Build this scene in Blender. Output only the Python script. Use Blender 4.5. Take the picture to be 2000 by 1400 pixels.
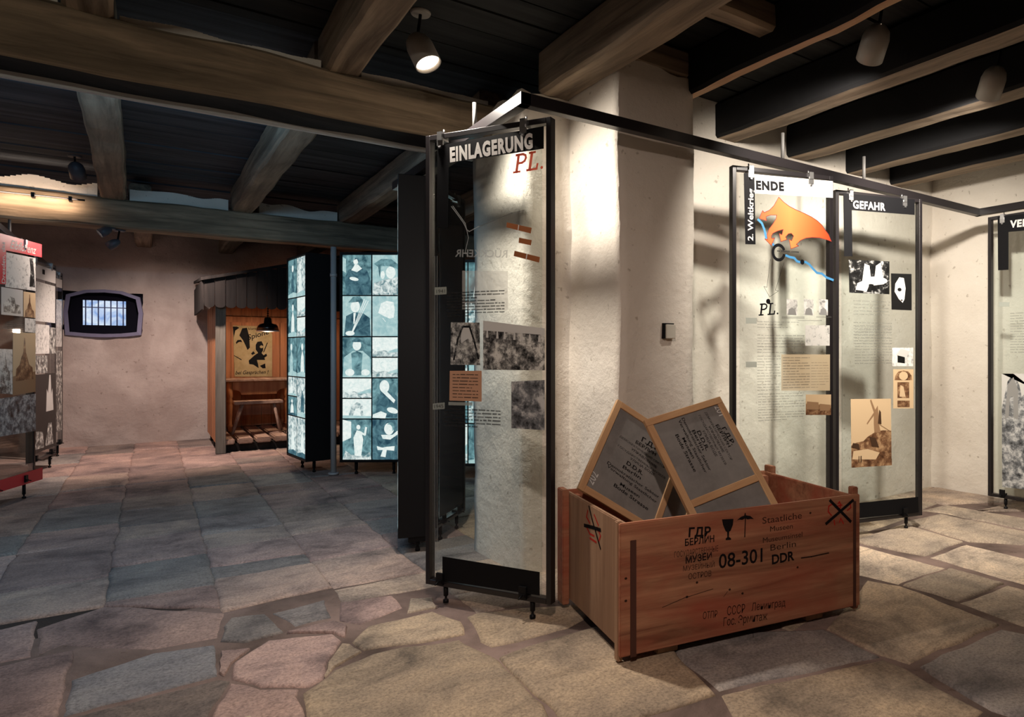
import bpy, bmesh, math, random
from mathutils import Vector, Matrix, noise

C = bpy.context.scene.collection
for o in list(bpy.data.objects):
    bpy.data.objects.remove(o)

# ------------------------------------------------------------------ camera, world, exposure
EYE = Vector((0, 0, 1.25))
YAW = math.radians(36.4)                 # the camera looks this far right of the joists
FOC, CX, CY = 1290.0, 1250.0, 685.0      # focal length and principal point of the photograph, in its 2000 x 1400 frame
cd = bpy.data.cameras.new('camera')
cam = bpy.data.objects.new('camera', cd)
C.objects.link(cam)
cam.location = EYE
cam.rotation_euler = (math.pi / 2, 0, -YAW)
cd.sensor_width = 36
cd.lens = 36 * FOC / 2000
cd.shift_x = (1000 - CX) / 2000
cd.shift_y = (CY - 700) / 2000
cd.clip_start = 0.05
bpy.context.scene.camera = cam

w = bpy.data.worlds.new('world')
bpy.context.scene.world = w
w.use_nodes = True
w.node_tree.nodes['Background'].inputs[0].default_value = (0.25, 0.4, 0.7, 1)
w.node_tree.nodes['Background'].inputs[1].default_value = 0.02
vs = bpy.context.scene.view_settings
vs.view_transform = 'Standard'
vs.look = 'None'
vs.gamma = 1
vs.exposure = 0.0
vs.use_curve_mapping = False

CA, SA = math.cos(YAW), math.sin(YAW)


def ray(px, py):
    a, c = (px - CX) / FOC, -(py - CY) / FOC
    return Vector((a * CA + SA, -a * SA + CA, c))


def on_floor(px, py, z=0.0):
    r = ray(px, py)
    t = (z - EYE.z) / r.z
    return EYE + r * t


# ------------------------------------------------------------------ materials
def new_mat(name):
    m = bpy.data.materials.new(name)
    m.use_nodes = True
    nt = m.node_tree
    for n in list(nt.nodes):
        nt.nodes.remove(n)
    return m, nt, nt.nodes.new('ShaderNodeOutputMaterial')


def principled(nt, out, col=(0.5, 0.5, 0.5), rough=0.6, metal=0.0, spec=0.4):
    b = nt.nodes.new('ShaderNodeBsdfPrincipled')
    b.inputs['Base Color'].default_value = (*col, 1)
    b.inputs['Roughness'].default_value = rough
    b.inputs['Metallic'].default_value = metal
    b.inputs['Specular IOR Level'].default_value = spec
    nt.links.new(b.outputs[0], out.inputs[0])
    return b


def plain(name, col, rough=0.6, metal=0.0, spec=0.4):
    m, nt, out = new_mat(name)
    principled(nt, out, col, rough, metal, spec)
    return m


def coords(nt, scale=(1, 1, 1), off=(0, 0, 0), kind='Object'):
    tc = nt.nodes.new('ShaderNodeTexCoord')
    mp = nt.nodes.new('ShaderNodeMapping')
    mp.inputs['Scale'].default_value = scale
    mp.inputs['Location'].default_value = off
    nt.links.new(tc.outputs[kind], mp.inputs[0])
    return mp.outputs[0]


def noise_tex(nt, vec, scale, detail=6, rough=0.6, dist=0.0):
    n = nt.nodes.new('ShaderNodeTexNoise')
    n.inputs['Scale'].default_value = scale
    n.inputs['Detail'].default_value = detail
    n.inputs['Roughness'].default_value = rough
    n.inputs['Distortion'].default_value = dist
    nt.links.new(vec, n.inputs['Vector'])
    return n.outputs[0]


def ramp(nt, fac, stops):
    r = nt.nodes.new('ShaderNodeValToRGB')
    e = r.color_ramp.elements
    while len(e) < len(stops):
        e.new(0.5)
    for i, (p, c) in enumerate(stops):
        e[i].position = p
        e[i].color = (*c, 1)
    nt.links.new(fac, r.inputs[0])
    return r.outputs[0]


def mixc(nt, a, b, fac, mode='MIX'):
    m = nt.nodes.new('ShaderNodeMix')
    m.data_type = 'RGBA'
    m.blend_type = mode
    if isinstance(fac, (int, float)):
        m.inputs[0].default_value = fac
    else:
        nt.links.new(fac, m.inputs[0])
    for s, v in ((6, a), (7, b)):
        if isinstance(v, tuple):
            m.inputs[s].default_value = (*v, 1)
        else:
            nt.links.new(v, m.inputs[s])
    return m.outputs[2]


def bump(nt, b, height, strength, dist=0.01):
    n = nt.nodes.new('ShaderNodeBump')
    n.inputs['Strength'].default_value = strength
    n.inputs['Distance'].default_value = dist
    nt.links.new(height, n.inputs['Height'])
    nt.links.new(n.outputs[0], b.inputs['Normal'])


def plaster(name, col, stain, bstr=0.5, patch=0.5):
    m, nt, out = new_mat(name)
    b = principled(nt, out, col, 0.9, 0, 0.15)
    v = coords(nt)
    big = noise_tex(nt, v, 1.3, 5, 0.6, 0.4)
    fine = noise_tex(nt, v, 14, 8, 0.65)
    c1 = ramp(nt, big, [(0.35, stain), (0.62, col)])
    c1 = mixc(nt, c1, col, 1 - patch)
    pits = ramp(nt, noise_tex(nt, v, 23, 3, 0.5), [(0.27, (0.35, 0.3, 0.25)), (0.33, (1, 1, 1))])
    c2 = mixc(nt, c1, pits, 0.5, 'MULTIPLY')
    nt.links.new(c2, b.inputs['Base Color'])
    bump(nt, b, fine, bstr, 0.02)
    return m


def wood(name, dark, light, scale=1.0, rough=0.7, axis=0, bstr=0.4, seed=0.0, red=None):
    """grain runs along the object's local axis"""
    m, nt, out = new_mat(name)
    b = principled(nt, out, dark, rough, 0, 0.25)
    s = [14 * scale] * 3
    s[axis] = 0.9 * scale
    v = coords(nt, tuple(s), (seed, seed * 0.7, seed * 1.3))
    g = noise_tex(nt, v, 1.0, 7, 0.65, 0.6)
    s2 = [2.2 * scale] * 3
    s2[axis] = 0.8 * scale
    v2 = coords(nt, tuple(s2), (seed * 3, seed, 2))
    big = noise_tex(nt, v2, 1.0, 4, 0.6, 0.5)
    c = ramp(nt, g, [(0.3, dark), (0.68, light)])
    if red:
        c = mixc(nt, c, red, ramp(nt, big, [(0.42, (0, 0, 0)), (0.66, (1, 1, 1))]))
    else:
        c = mixc(nt, c, dark, ramp(nt, big, [(0.45, (0, 0, 0)), (0.75, (0.8, 0.8, 0.8))]))
    nt.links.new(c, b.inputs['Base Color'])
    bump(nt, b, g, bstr, 0.006)
    return m


def stone():
    m, nt, out = new_mat('flagstone')
    b = principled(nt, out, (0.4, 0.35, 0.32), 0.7, 0, 0.3)
    at = nt.nodes.new('ShaderNodeAttribute')
    at.attribute_name = 'tone'
    v = coords(nt)
    big = noise_tex(nt, v, 2.2, 6, 0.65, 0.5)
    lay = noise_tex(nt, coords(nt, (1.6, 5.5, 2)), 2.2, 7, 0.7, 0.8)
    fine = noise_tex(nt, v, 85, 5, 0.75)
    c = mixc(nt, at.outputs['Color'], ramp(nt, big, [(0.3, (0.26, 0.25, 0.27)), (0.48, (0.8, 0.76, 0.74)), (0.7, (1.3, 1.2, 1.08))]), 0.95, 'MULTIPLY')
    c = mixc(nt, c, ramp(nt, lay, [(0.34, (0.4, 0.38, 0.37)), (0.5, (1, 1, 1))]), 0.4, 'MULTIPLY')
    c = mixc(nt, c, ramp(nt, fine, [(0.36, (0.5, 0.48, 0.47)), (0.52, (0.95, 0.94, 0.93)), (0.66, (1.25, 1.2, 1.15))]), 0.8, 'MULTIPLY')
    nt.links.new(c, b.inputs['Base Color'])
    h = mixc(nt, lay, fine, 0.3)
    bump(nt, b, h, 0.7, 0.012)
    return m


def photo_mat(name, dark, mid, light, scale=14.0, lo=0.38, hi=0.62, seed=0.0, rough=0.35, detail=7, stretch=(1, 1, 1)):
    m, nt, out = new_mat(name)
    b = principled(nt, out, mid, rough, 0, 0.3)
    n = noise_tex(nt, coords(nt, stretch, (seed, seed * 1.7, seed * 0.6)), scale, detail, 0.72, 0.15)
    nt.links.new(ramp(nt, n, [(lo, dark), ((lo + hi) / 2, mid), (hi, light)]), b.inputs['Base Color'])
    return m


def glow_mat(name, dark, light, scale, strength=1.0, lo=0.35, hi=0.65, seed=0.0):
    m, nt, out = new_mat(name)
    e = nt.nodes.new('ShaderNodeEmission')
    n = noise_tex(nt, coords(nt, (1, 1, 1), (seed, seed * 1.7, seed * 0.6)), scale, 6, 0.6, 0.8)
    nt.links.new(ramp(nt, n, [(lo, dark), (hi, light)]), e.inputs[0])
    e.inputs[1].default_value = strength
    nt.links.new(e.outputs[0], out.inputs[0])
    return m


def emit(name, col, strength):
    m, nt, out = new_mat(name)
    e = nt.nodes.new('ShaderNodeEmission')
    e.inputs[0].default_value = (*col, 1)
    e.inputs[1].default_value = strength
    nt.links.new(e.outputs[0], out.inputs[0])
    return m


def glass(name, tint):
    m, nt, out = new_mat(name)
    t = nt.nodes.new('ShaderNodeBsdfTransparent')
    t.inputs[0].default_value = (*tint, 1)
    g = nt.nodes.new('ShaderNodeBsdfGlossy')
    g.inputs['Roughness'].default_value = 0.02
    lw = nt.nodes.new('ShaderNodeLayerWeight')
    lw.inputs[0].default_value = 0.5
    pw = nt.nodes.new('ShaderNodeMath')
    pw.operation = 'POWER'
    pw.inputs[1].default_value = 5.0
    nt.links.new(lw.outputs['Facing'], pw.inputs[0])
    f = nt.nodes.new('ShaderNodeMath')
    f.operation = 'MULTIPLY_ADD'
    f.inputs[1].default_value = 0.9
    f.inputs[2].default_value = 0.035
    nt.links.new(pw.outputs[0], f.inputs[0])
    x = nt.nodes.new('ShaderNodeMixShader')
    nt.links.new(f.outputs[0], x.inputs[0])
    nt.links.new(t.outputs[0], x.inputs[1])
    nt.links.new(g.outputs[0], x.inputs[2])
    nt.links.new(x.outputs[0], out.inputs[0])
    return m


def film(name, col, alpha):
    """translucent print on the glass"""
    m, nt, out = new_mat(name)
    t = nt.nodes.new('ShaderNodeBsdfTransparent')
    d = nt.nodes.new('ShaderNodeBsdfDiffuse')
    d.inputs[0].default_value = (*col, 1)
    x = nt.nodes.new('ShaderNodeMixShader')
    x.inputs[0].default_value = alpha
    nt.links.new(t.outputs[0], x.inputs[1])
    nt.links.new(d.outputs[0], x.inputs[2])
    nt.links.new(x.outputs[0], out.inputs[0])
    return m


def orange_print():
    m, nt, out = new_mat('orange_print')
    b = principled(nt, out, (0.9, 0.2, 0.05), 0.4)
    v = nt.nodes.new('ShaderNodeTexCoord')
    s = nt.nodes.new('ShaderNodeSeparateXYZ')
    nt.links.new(v.outputs['Generated'], s.inputs[0])
    nt.links.new(ramp(nt, s.outputs[0], [(0.0, (0.66, 0.11, 0.035)), (0.42, (0.82, 0.24, 0.075)), (1.0, (0.45, 0.045, 0.01))]), b.inputs['Base Color'])
    return m


M = {}
M['plaster'] = plaster('lime_plaster', (0.74, 0.69, 0.61), (0.6, 0.54, 0.46), 0.55)
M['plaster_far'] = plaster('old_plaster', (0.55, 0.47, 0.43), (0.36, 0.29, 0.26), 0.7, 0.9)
M['stone'] = stone()
M['mortar'] = plaster('earth_mortar', (0.30, 0.215, 0.185), (0.09, 0.065, 0.055), 0.9, 1.0)
M['earth'] = plaster('dark_earth_joint', (0.07, 0.052, 0.045), (0.03, 0.024, 0.02), 0.9)
M['beam'] = wood('old_beam_wood', (0.085, 0.066, 0.044), (0.46, 0.345, 0.23), 1.0, 0.8, 0, 0.6, 1.0)
M['joist_black'] = plain('black_wood', (0.012, 0.012, 0.013), 0.8, 0, 0.15)  # black faces: sides of the right joists, underside of the main beam
M['plank_black'] = wood('black_painted_boards', (0.008, 0.009, 0.009), (0.03, 0.032, 0.032), 0.8, 0.85, 0, 0.3, 7.0)
M['joist'] = wood('joist_wood', (0.09, 0.066, 0.048), (0.36, 0.28, 0.2), 1.0, 0.8, 0, 0.5, 4.0)
M['plank'] = wood('ceiling_plank_wood', (0.018, 0.022, 0.028), (0.085, 0.095, 0.11), 0.8, 0.85, 0, 0.5, 7.0)
M['black'] = plain('black_steel', (0.004, 0.004, 0.005), 0.5, 0.0, 0.2)
M['bar'] = plain('black_lacquered_steel', (0.014, 0.012, 0.013), 0.32, 0.0, 0.35)
M['steel'] = plain('grey_steel', (0.4, 0.4, 0.4), 0.35, 0.9)
M['rod'] = plain('light_grey_rod', (0.1, 0.097, 0.093), 0.6, 0.0)
M['glass'] = glass('clear_glass', (0.94, 0.97, 0.965))
M['ink'] = plain('black_print', (0.006, 0.006, 0.007), 0.6, 0, 0.1)
M['white'] = plain('white_print', (0.66, 0.64, 0.61), 0.6, 0, 0.15)
M['red'] = plain('red_print', (0.6, 0.02, 0.035), 0.45)
M['redink'] = plain('scarlet_print', (0.75, 0.1, 0.04), 0.5)
M['brown'] = plain('brown_print', (0.3, 0.1, 0.03), 0.5)
M['blue'] = plain('blue_print', (0.06, 0.25, 0.5), 0.5)
M['orange'] = orange_print()
M['outline'] = plain('dark_red_line', (0.2, 0.02, 0.02), 0.5)
M['textgrey'] = film('grey_small_print', (0.12, 0.12, 0.11), 0.38)
M['textdark'] = film('dark_small_print', (0.03, 0.03, 0.03), 0.75)
M['textfaint'] = film('faint_reverse_print', (0.5, 0.52, 0.52), 0.45)
M['sheet'] = film('pale_translucent_sheet', (0.75, 0.75, 0.7), 0.35)
M['tab'] = film('pale_green_tab', (0.35, 0.38, 0.34), 0.8)
M['card'] = plain('salmon_card', (0.55, 0.3, 0.18), 0.6)
M['letter'] = film('beige_letter', (0.68, 0.55, 0.36), 0.75)
M['sepia'] = plain('sepia_paper', (0.68, 0.5, 0.3), 0.5)
M['sepia_dark'] = photo_mat('sepia_dark', (0.06, 0.025, 0.012), (0.2, 0.1, 0.05), (0.5, 0.32, 0.17), 16, 0.36, 0.62, 2)
M['sepia_mid'] = plain('sepia_mid', (0.32, 0.19, 0.1), 0.5)
M['sepia_ink'] = plain('sepia_ink', (0.06, 0.03, 0.015), 0.5)
M['ph_grey'] = photo_mat('grey_photo', (0.015, 0.015, 0.015), (0.2, 0.2, 0.19), (0.68, 0.68, 0.63), 20, 0.4, 0.6, 3)
M['ph_light'] = photo_mat('pale_photo', (0.16, 0.16, 0.16), (0.55, 0.55, 0.52), (0.78, 0.77, 0.73), 26, 0.33, 0.55, 5)
M['ph_dark'] = photo_mat('dark_photo', (0.006, 0.006, 0.006), (0.02, 0.02, 0.02), (0.5, 0.5, 0.48), 18, 0.42, 0.66, 8)
M['ph_sky'] = plain('photo_sky', (0.6, 0.6, 0.57), 0.4)
M['ph_mid'] = plain('photo_midgrey', (0.28, 0.28, 0.27), 0.4)
M['ph_black'] = plain('photo_black', (0.008, 0.008, 0.008), 0.4)
M['ph_white'] = plain('photo_white', (0.6, 0.59, 0.56), 0.4)
M['ph_sketch'] = photo_mat('sketch', (0.3, 0.3, 0.29), (0.6, 0.6, 0.56), (0.7, 0.69, 0.65), 34, 0.36, 0.48, 11)
M['ph_rubble'] = photo_mat('rubble_photo', (0.02, 0.02, 0.022), (0.16, 0.17, 0.18), (0.55, 0.56, 0.55), 13, 0.36, 0.6, 13)
M['crate'] = wood('crate_plywood', (0.17, 0.066, 0.036), (0.45, 0.22, 0.125), 1.6, 0.6, 0, 0.25, 2.0, red=(0.33, 0.085, 0.048))
M['crate_up'] = wood('crate_side_wood', (0.22, 0.12, 0.07), (0.42, 0.26, 0.16), 0.9, 0.65, 2, 0.25, 5.0)
M['slot_shade'] = plain('slot_shade_brown', (0.07, 0.025, 0.016), 0.7)
M['slat'] = wood('pale_batten_wood', (0.34, 0.17, 0.08), (0.6, 0.38, 0.2), 1.0, 0.65, 0, 0.25, 3.0)
M['lidgrey'] = photo_mat('grey_painted_board', (0.145, 0.137, 0.13), (0.2, 0.19, 0.18), (0.24, 0.228, 0.213), 5, 0.3, 0.7, 4, 0.6)
M['stencil'] = film('black_stencil_paint', (0.012, 0.011, 0.012), 0.93)
M['stencil_worn'] = film('worn_black_stencil_paint', (0.015, 0.012, 0.012), 0.72)
M['chalk'] = film('white_chalk', (0.8, 0.8, 0.78), 0.75)
M['redpaint'] = film('red_paint', (0.5, 0.03, 0.025), 0.75)
M['board'] = wood('orange_pine_boards', (0.3, 0.11, 0.05), (0.62, 0.28, 0.13), 1.0, 0.6, 2, 0.3, 6.0)
M['tar'] = wood('tarred_boards', (0.005, 0.004, 0.004), (0.024, 0.019, 0.017), 1.0, 0.8, 2, 0.5, 6.0)
M['post'] = wood('grey_post_wood', (0.1, 0.09, 0.075), (0.26, 0.23, 0.19), 1.0, 0.8, 2, 0.4, 2.0)
M['deck'] = wood('deck_wood', (0.2, 0.12, 0.085), (0.48, 0.33, 0.25), 1.0, 0.7, 1, 0.4, 2.0)
M['furn'] = wood('furniture_pine', (0.28, 0.1, 0.04), (0.5, 0.24, 0.1), 1.0, 0.5, 2, 0.2, 2.0)
M['poster'] = photo_mat('yellowed_poster_paper', (0.36, 0.27, 0.13), (0.48, 0.38, 0.2), (0.56, 0.46, 0.27), 7, 0.3, 0.7, 1, 0.7)
M['enamel'] = plain('black_enamel', (0.01, 0.01, 0.01), 0.25, 0, 0.6)
M['enamel_in'] = plain('white_enamel', (0.85, 0.83, 0.78), 0.4)
M['lampgrey'] = plain('grey_lamp_paint', (0.3, 0.28, 0.25), 0.45, 0, 0.4)
M['lampdark'] = plain('dark_lamp_paint', (0.05, 0.05, 0.06), 0.5)
M['plastic'] = plain('pale_plastic', (0.6, 0.58, 0.5), 0.5)
M['pipe'] = plain('grey_pipe_paint', (0.42, 0.44, 0.45), 0.5, 0.1)
M['bulb'] = emit('lamp_glow', (1.0, 0.8, 0.6), 9)
M['pane'] = glow_mat('daylight_pane', (0.25, 0.4, 0.75), (0.75, 0.85, 0.95), 6, 1.0)
M['blue_halo'] = plaster('blue_halo_plaster', (0.22, 0.215, 0.32), (0.17, 0.165, 0.27), 0.4)  # blue tint stands for the halo of window light on the plaster
M['winframe'] = plain('dark_window_frame', (0.005, 0.005, 0.01), 0.8, 0, 0.05)
M['winbar'] = plain('iron_window_bar', (0.05, 0.07, 0.2), 0.5)
L1, L2, L3, L4 = (0.86, 0.92, 0.88), (0.42, 0.62, 0.62), (0.13, 0.29, 0.32), (0.03, 0.085, 0.11)
M['g_light'] = glow_mat('glow_light', (0.62, 0.76, 0.74), L1, 30, 1.0, 0.3, 0.6)
M['g_mid'] = glow_mat('glow_mid', (0.3, 0.5, 0.52), (0.5, 0.68, 0.67), 14, 1.0)
M['g_teal'] = glow_mat('glow_teal', L4, (0.22, 0.42, 0.45), 11, 1.0)
M['g_dark'] = glow_mat('glow_dark', (0.02, 0.06, 0.09), (0.1, 0.22, 0.26), 13, 1.0)
M['g_mixed'] = glow_mat('glow_mixed', (0.12, 0.24, 0.27), (0.8, 0.88, 0.85), 22, 0.95, 0.36, 0.6)


# ------------------------------------------------------------------ objects
def link(name, bm, mats, parent=None, smooth=False):
    me = bpy.data.meshes.new(name)
    bm.normal_update()
    bm.to_mesh(me)
    bm.free()
    for m in (mats if isinstance(mats, (list, tuple)) else [mats]):
        me.materials.append(M[m])
    if smooth:
        for p in me.polygons:
            p.use_smooth = True
    o = bpy.data.objects.new(name, me)
    C.objects.link(o)
    if parent is not None:
        o.parent = parent
    return o


def tag(o, label, cat=None, group=None, kind=None):
    o['label'] = label
    if cat:
        o['category'] = cat
    if group:
        o['group'] = group
    if kind:
        o['kind'] = kind
    return o


def thing(name, label, cat, loc=(0, 0, 0), rz=0.0, group=None):
    o = bpy.data.objects.new(name, None)
    o.empty_display_size = 0.1
    C.objects.link(o)
    o.location = loc
    o.rotation_euler = (0, 0, rz)
    return tag(o, label, cat, group)


def matrix(o):
    return Matrix.LocRotScale(o.location, o.rotation_euler, None)


def box(bm, a, b, mi=0, mat=None):
    """axis aligned box between two corners, optionally moved by a matrix"""
    x0, y0, z0 = (min(a[i], b[i]) for i in range(3))
    x1, y1, z1 = (max(a[i], b[i]) for i in range(3))
    vs_ = [Vector(p) for p in ((x0, y0, z0), (x1, y0, z0), (x1, y1, z0), (x0, y1, z0), (x0, y0, z1), (x1, y0, z1), (x1, y1, z1), (x0, y1, z1))]
    if mat is not None:
        vs_ = [mat @ v for v in vs_]
    v = [bm.verts.new(p) for p in vs_]
    fs = []
    for f in ((3, 2, 1, 0), (4, 5, 6, 7), (0, 1, 5, 4), (1, 2, 6, 5), (2, 3, 7, 6), (3, 0, 4, 7)):
        fc = bm.faces.new([v[i] for i in f])
        fc.material_index = mi
        fs.append(fc)
    return v, fs


def bevel_all(bm, r, seg=1):
    bmesh.ops.bevel(bm, geom=list(bm.edges), offset=r, segments=seg, affect='EDGES', clamp_overlap=True)


def lathe(bm, prof, n=20, mat=None, mi=0, cap=True):
    rings = []
    for r, z in prof:
        ring = []
        for i in range(n):
            a = 2 * math.pi * i / n
            p = Vector((r * math.cos(a), r * math.sin(a), z))
            ring.append(bm.verts.new(mat @ p if mat is not None else p))
        rings.append(ring)
    for a, b in zip(rings, rings[1:]):
        for i in range(n):
            f = bm.faces.new((a[i], a[(i + 1) % n], b[(i + 1) % n], b[i]))
            f.material_index = mi
            f.smooth = True
    if cap:
        for ring, rev in ((rings[0], True), (rings[-1], False)):
            f = bm.faces.new(list(reversed(ring)) if rev else ring)
            f.material_index = mi


def aim(p, d):
    """matrix whose local +z points along d from p"""
    return Matrix.Translation(p) @ Vector(d).to_track_quat('Z', 'Y').to_matrix().to_4x4()


def tube(bm, p, q, r0, r1=None, n=10, mi=0):
    p, q = Vector(p), Vector(q)
    lathe(bm, [(r0, 0), (r1 if r1 is not None else r0, (q - p).length)], n, aim(p, q - p), mi)


def fbm(p, sc, amp):
    return noise.noise_vector(Vector(p) * sc) * amp


# ------------------------------------------------------------------ structure: beams
def beam(a, b, wd, ht, mat, label, seed, taper=1.0, name='ceiling_beam', amp=0.012, sides=None):
    """squared old timber from a to b (centres of its underside), grain along its length"""
    a, b = Vector(a), Vector(b)
    ln = (b - a).length
    bm = bmesh.new()
    n = max(2, int(ln / 0.12))
    rings = []
    prof = []
    k = 0.02
    hw, c = wd / 2, 0.018
    for (y, z) in ((-hw + c, 0), (-hw * 0.33, 0), (hw * 0.33, 0), (hw - c, 0), (hw, c), (hw, ht * 0.5), (hw, ht - c), (hw - c, ht), (0, ht), (-hw + c, ht), (-hw, ht - c), (-hw, ht * 0.5), (-hw, c)):
        prof.append((y, z))
    for i in range(n + 1):
        x = ln * i / n
        t = 1 + (taper - 1) * i / n
        ring = []
        for y, z in prof:
            p = Vector((x, y * t, z * t))
            p += fbm(p + Vector((seed * 7, seed, 0)), 2.2, amp) + fbm(p + Vector((seed * 3, 0, 0)), 9, amp * 0.35)
            ring.append(bm.verts.new(p))
        rings.append(ring)
    m = len(prof)
    for r0, r1 in zip(rings, rings[1:]):
        for i in range(m):
            bm.faces.new((r0[i], r1[i], r1[(i + 1) % m], r0[(i + 1) % m])).material_index = 0 if (i < 3 or sides is None) else 1
    bm.faces.new(rings[0])
    bm.faces.new(list(reversed(rings[-1])))
    o = link(name, bm, [mat, sides] if sides else mat)
    d = b - a
    o.matrix_world = Matrix.Translation(a) @ Matrix.Rotation(math.atan2(d.y, d.x), 4, 'Z') @ Matrix.Rotation(-math.asin(d.z / ln), 4, 'Y')
    return tag(o, label, 'beam', kind='structure')


BZ = 2.45          # underside of the main cross beams
JZ = 2.70          # underside of the joists that lie on them
CZ = 2.95          # underside of the boards
beam((-2.0, 3.80, BZ), (1.80, 3.80, BZ), 0.24, 0.26, 'joist_black', 'massive weathered cross beam running from upper left to the pillar', 1, amp=0.016, sides='beam')
bm = bmesh.new()
box(bm, (-1.95, 3.915, BZ - 0.02), (1.6, 3.94, BZ + 0.03))
tag(link('trim_2', bm, 'pipe'), 'pale weathered board along the back edge of the main cross beam', 'trim', kind='structure')
beam((-2.0, 8.05, BZ - 0.04), (5.8, 8.05, BZ - 0.02), 0.26, 0.27, 'beam', 'second dark cross beam in the far room behind the first', 2, amp=0.016)
jl = [(-0.22, 'joist above the left end of the main cross beam'), (0.80, 'joist beside the round spotlight over the main beam'), (1.85, 'heavy joist ending at the top of the pillar')]
for i, (x, lab) in enumerate(jl):
    beam((x, -2.5, JZ), (x, 3.9 if x < 1.5 else 3.34, JZ), 0.17 if x < 1.5 else 0.2, 0.25, 'joist', 'rough wooden ' + lab, 3 + i)
for i, (x, wd, mt, lab) in enumerate([(2.475, 0.09, 'slat', 'thin pale brown ceiling joist meeting the right edge of the pillar'), (3.19, 0.2, 'joist', 'dark ceiling joist over the first white-headed glass panel'),
                                     (3.93, 0.2, 'joist', 'dark ceiling joist above the second glass panel of the right wall'), (4.62, 0.17, 'joist', 'dark ceiling joist with a pale lower edge near the corner'),
                                     (5.25, 0.2, 'joist', 'last black ceiling joist before the right wall')]):
    beam((x, -2.5, JZ), (x, 3.34, JZ), wd, 0.25, mt, lab, 8 + i, sides='joist_black')
beam((1.96, 2.25, JZ + 0.11), (2.44, 2.25, JZ + 0.11), 0.12, 0.14, 'joist', 'short trimmer timber between the pillar joists', 21)
beam((1.90, 2.98, JZ + 0.085), (2.46, 2.98, JZ + 0.085), 0.3, 0.16, 'joist', 'reddish timber block lying on the pillar head', 22)
for i, (x, x1) in enumerate([(-0.24, -0.30), (0.81, 0.74), (1.80, 1.78), (2.75, 2.75), (3.7, 3.7)]):
    beam((x, 4.06 if x > 1.7 else 3.95, JZ), (x1, 8.1, JZ - 0.02), 0.19, 0.25, 'joist',
         ['hewn joist of the far room above the hanging rail', 'hewn joist of the far room above the wooden booth', 'dark joist of the far room behind the front glass panel', 'hidden joist of the far room', 'last joist of the far room'][i], 30 + i)
for i, x in enumerate([-0.1, 0.85, 1.85, 2.8]):
    beam((x, 8.2, JZ - 0.05), (x, 11.2, JZ - 0.05), 0.18, 0.25, 'joist',
         ['short joist end over the barred window', 'short joist over the booth roof corner', 'joist over the booth roof', 'joist at the far right behind the booth'][i], 40 + i)

# boards of the ceiling, one continuous ceiling per room
rng = random.Random(5)
for y0, y1, lab in ((-2.6, 3.9, 'black board ceiling above the front room'), (3.9, 11.4, 'dark board ceiling above the far room')):
    bm = bmesh.new()
    y = y0
    while y < y1:
        wd = rng.uniform(0.19, 0.27)
        z = CZ + rng.uniform(-0.006, 0.008)
        box(bm, (-2.1, y, z), (6.0, min(y + wd - 0.012, y1), z + 0.04))
        y += wd
    box(bm, (-2.1, y0, CZ + 0.045), (6.0, y1, CZ + 0.09))
    tag(link('ceiling', bm, 'plank_black' if y0 < 0 else 'plank'), lab, 'ceiling', kind='structure')
# pale lath of plaster between the joists on top of the two cross beams
bm = bmesh.new()
for a, b in ((-1.9, -0.33), (-0.12, 0.70), (0.90, 1.62)):
    n = 40
    for i in range(n):
        x0, x1 = a + (b - a) * i / n, a + (b - a) * (i + 1) / n + 0.002
        box(bm, (x0, 3.74 + rng.uniform(0, 0.004), 2.69), (x1, 3.86, 2.75 + noise.noise((x0 * 5, 0, 0)) * 0.014))
for a, b in ((-1.9, -0.42), (-0.18, 0.62), (0.9, 1.66)):
    n = 40
    for i in range(n):
        x0, x1 = a + (b - a) * i / n, a + (b - a) * (i + 1) / n + 0.002
        box(bm, (x0, 7.97 + rng.uniform(0, 0.004), 2.66), (x1, 8.1, 2.80 + noise.noise((x0 * 4, 3, 0)) * 0.05))
tag(link('trim_1', bm, 'plaster'), 'crumbling pale plaster fillets on top of the cross beams', 'trim', kind='structure')


# ------------------------------------------------------------------ structure: walls
def path_wall(name, pts, ztops, mat, label, amp=0.014, step=0.06, seed=0, holes=None, ragged=0.0):
    """plaster wall along a plan path; every point has its own top height"""
    P = []
    for (a, za), (b, zb) in zip(zip(pts, ztops), zip(pts[1:], ztops[1:])):
        a, b = Vector((*a, 0)), Vector((*b, 0))
        n = max(1, round((b - a).length / step))
        for i in range(n):
            t = i / n
            P.append((a.lerp(b, t), za if t < 1 else zb))
    P.append((Vector((*pts[-1], 0)), ztops[-1]))
    bm = bmesh.new()
    nz = 48
    cols = []
    for p, zt in P:
        col = []
        rag = noise.noise(p * 9 + Vector((seed, 0, 0))) * ragged
        for k in range(nz + 1):
            z = -0.03 + (zt + rag + 0.03) * k / nz
            q = Vector((p.x, p.y, z))
            s = Vector((seed, seed * 2, 0))
            d = fbm(q + s, 1.1, amp * 1.3) + fbm(q + s, 4.5, amp * 0.6) + fbm(q + s, 13, amp * 0.25)
            d.z *= 0.3
            col.append(bm.verts.new(q + d))
        cols.append(col)
    for i in range(len(cols) - 1):
        for k in range(nz):
            c = (cols[i][k].co + cols[i + 1][k + 1].co) / 2
            if holes and any(h(c) for h in holes):
                continue
            f = bm.faces.new((cols[i][k], cols[i + 1][k], cols[i + 1][k + 1], cols[i][k + 1]))
            f.smooth = True
    return tag(link(name, bm, mat), label, 'wall', kind='structure')


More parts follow.
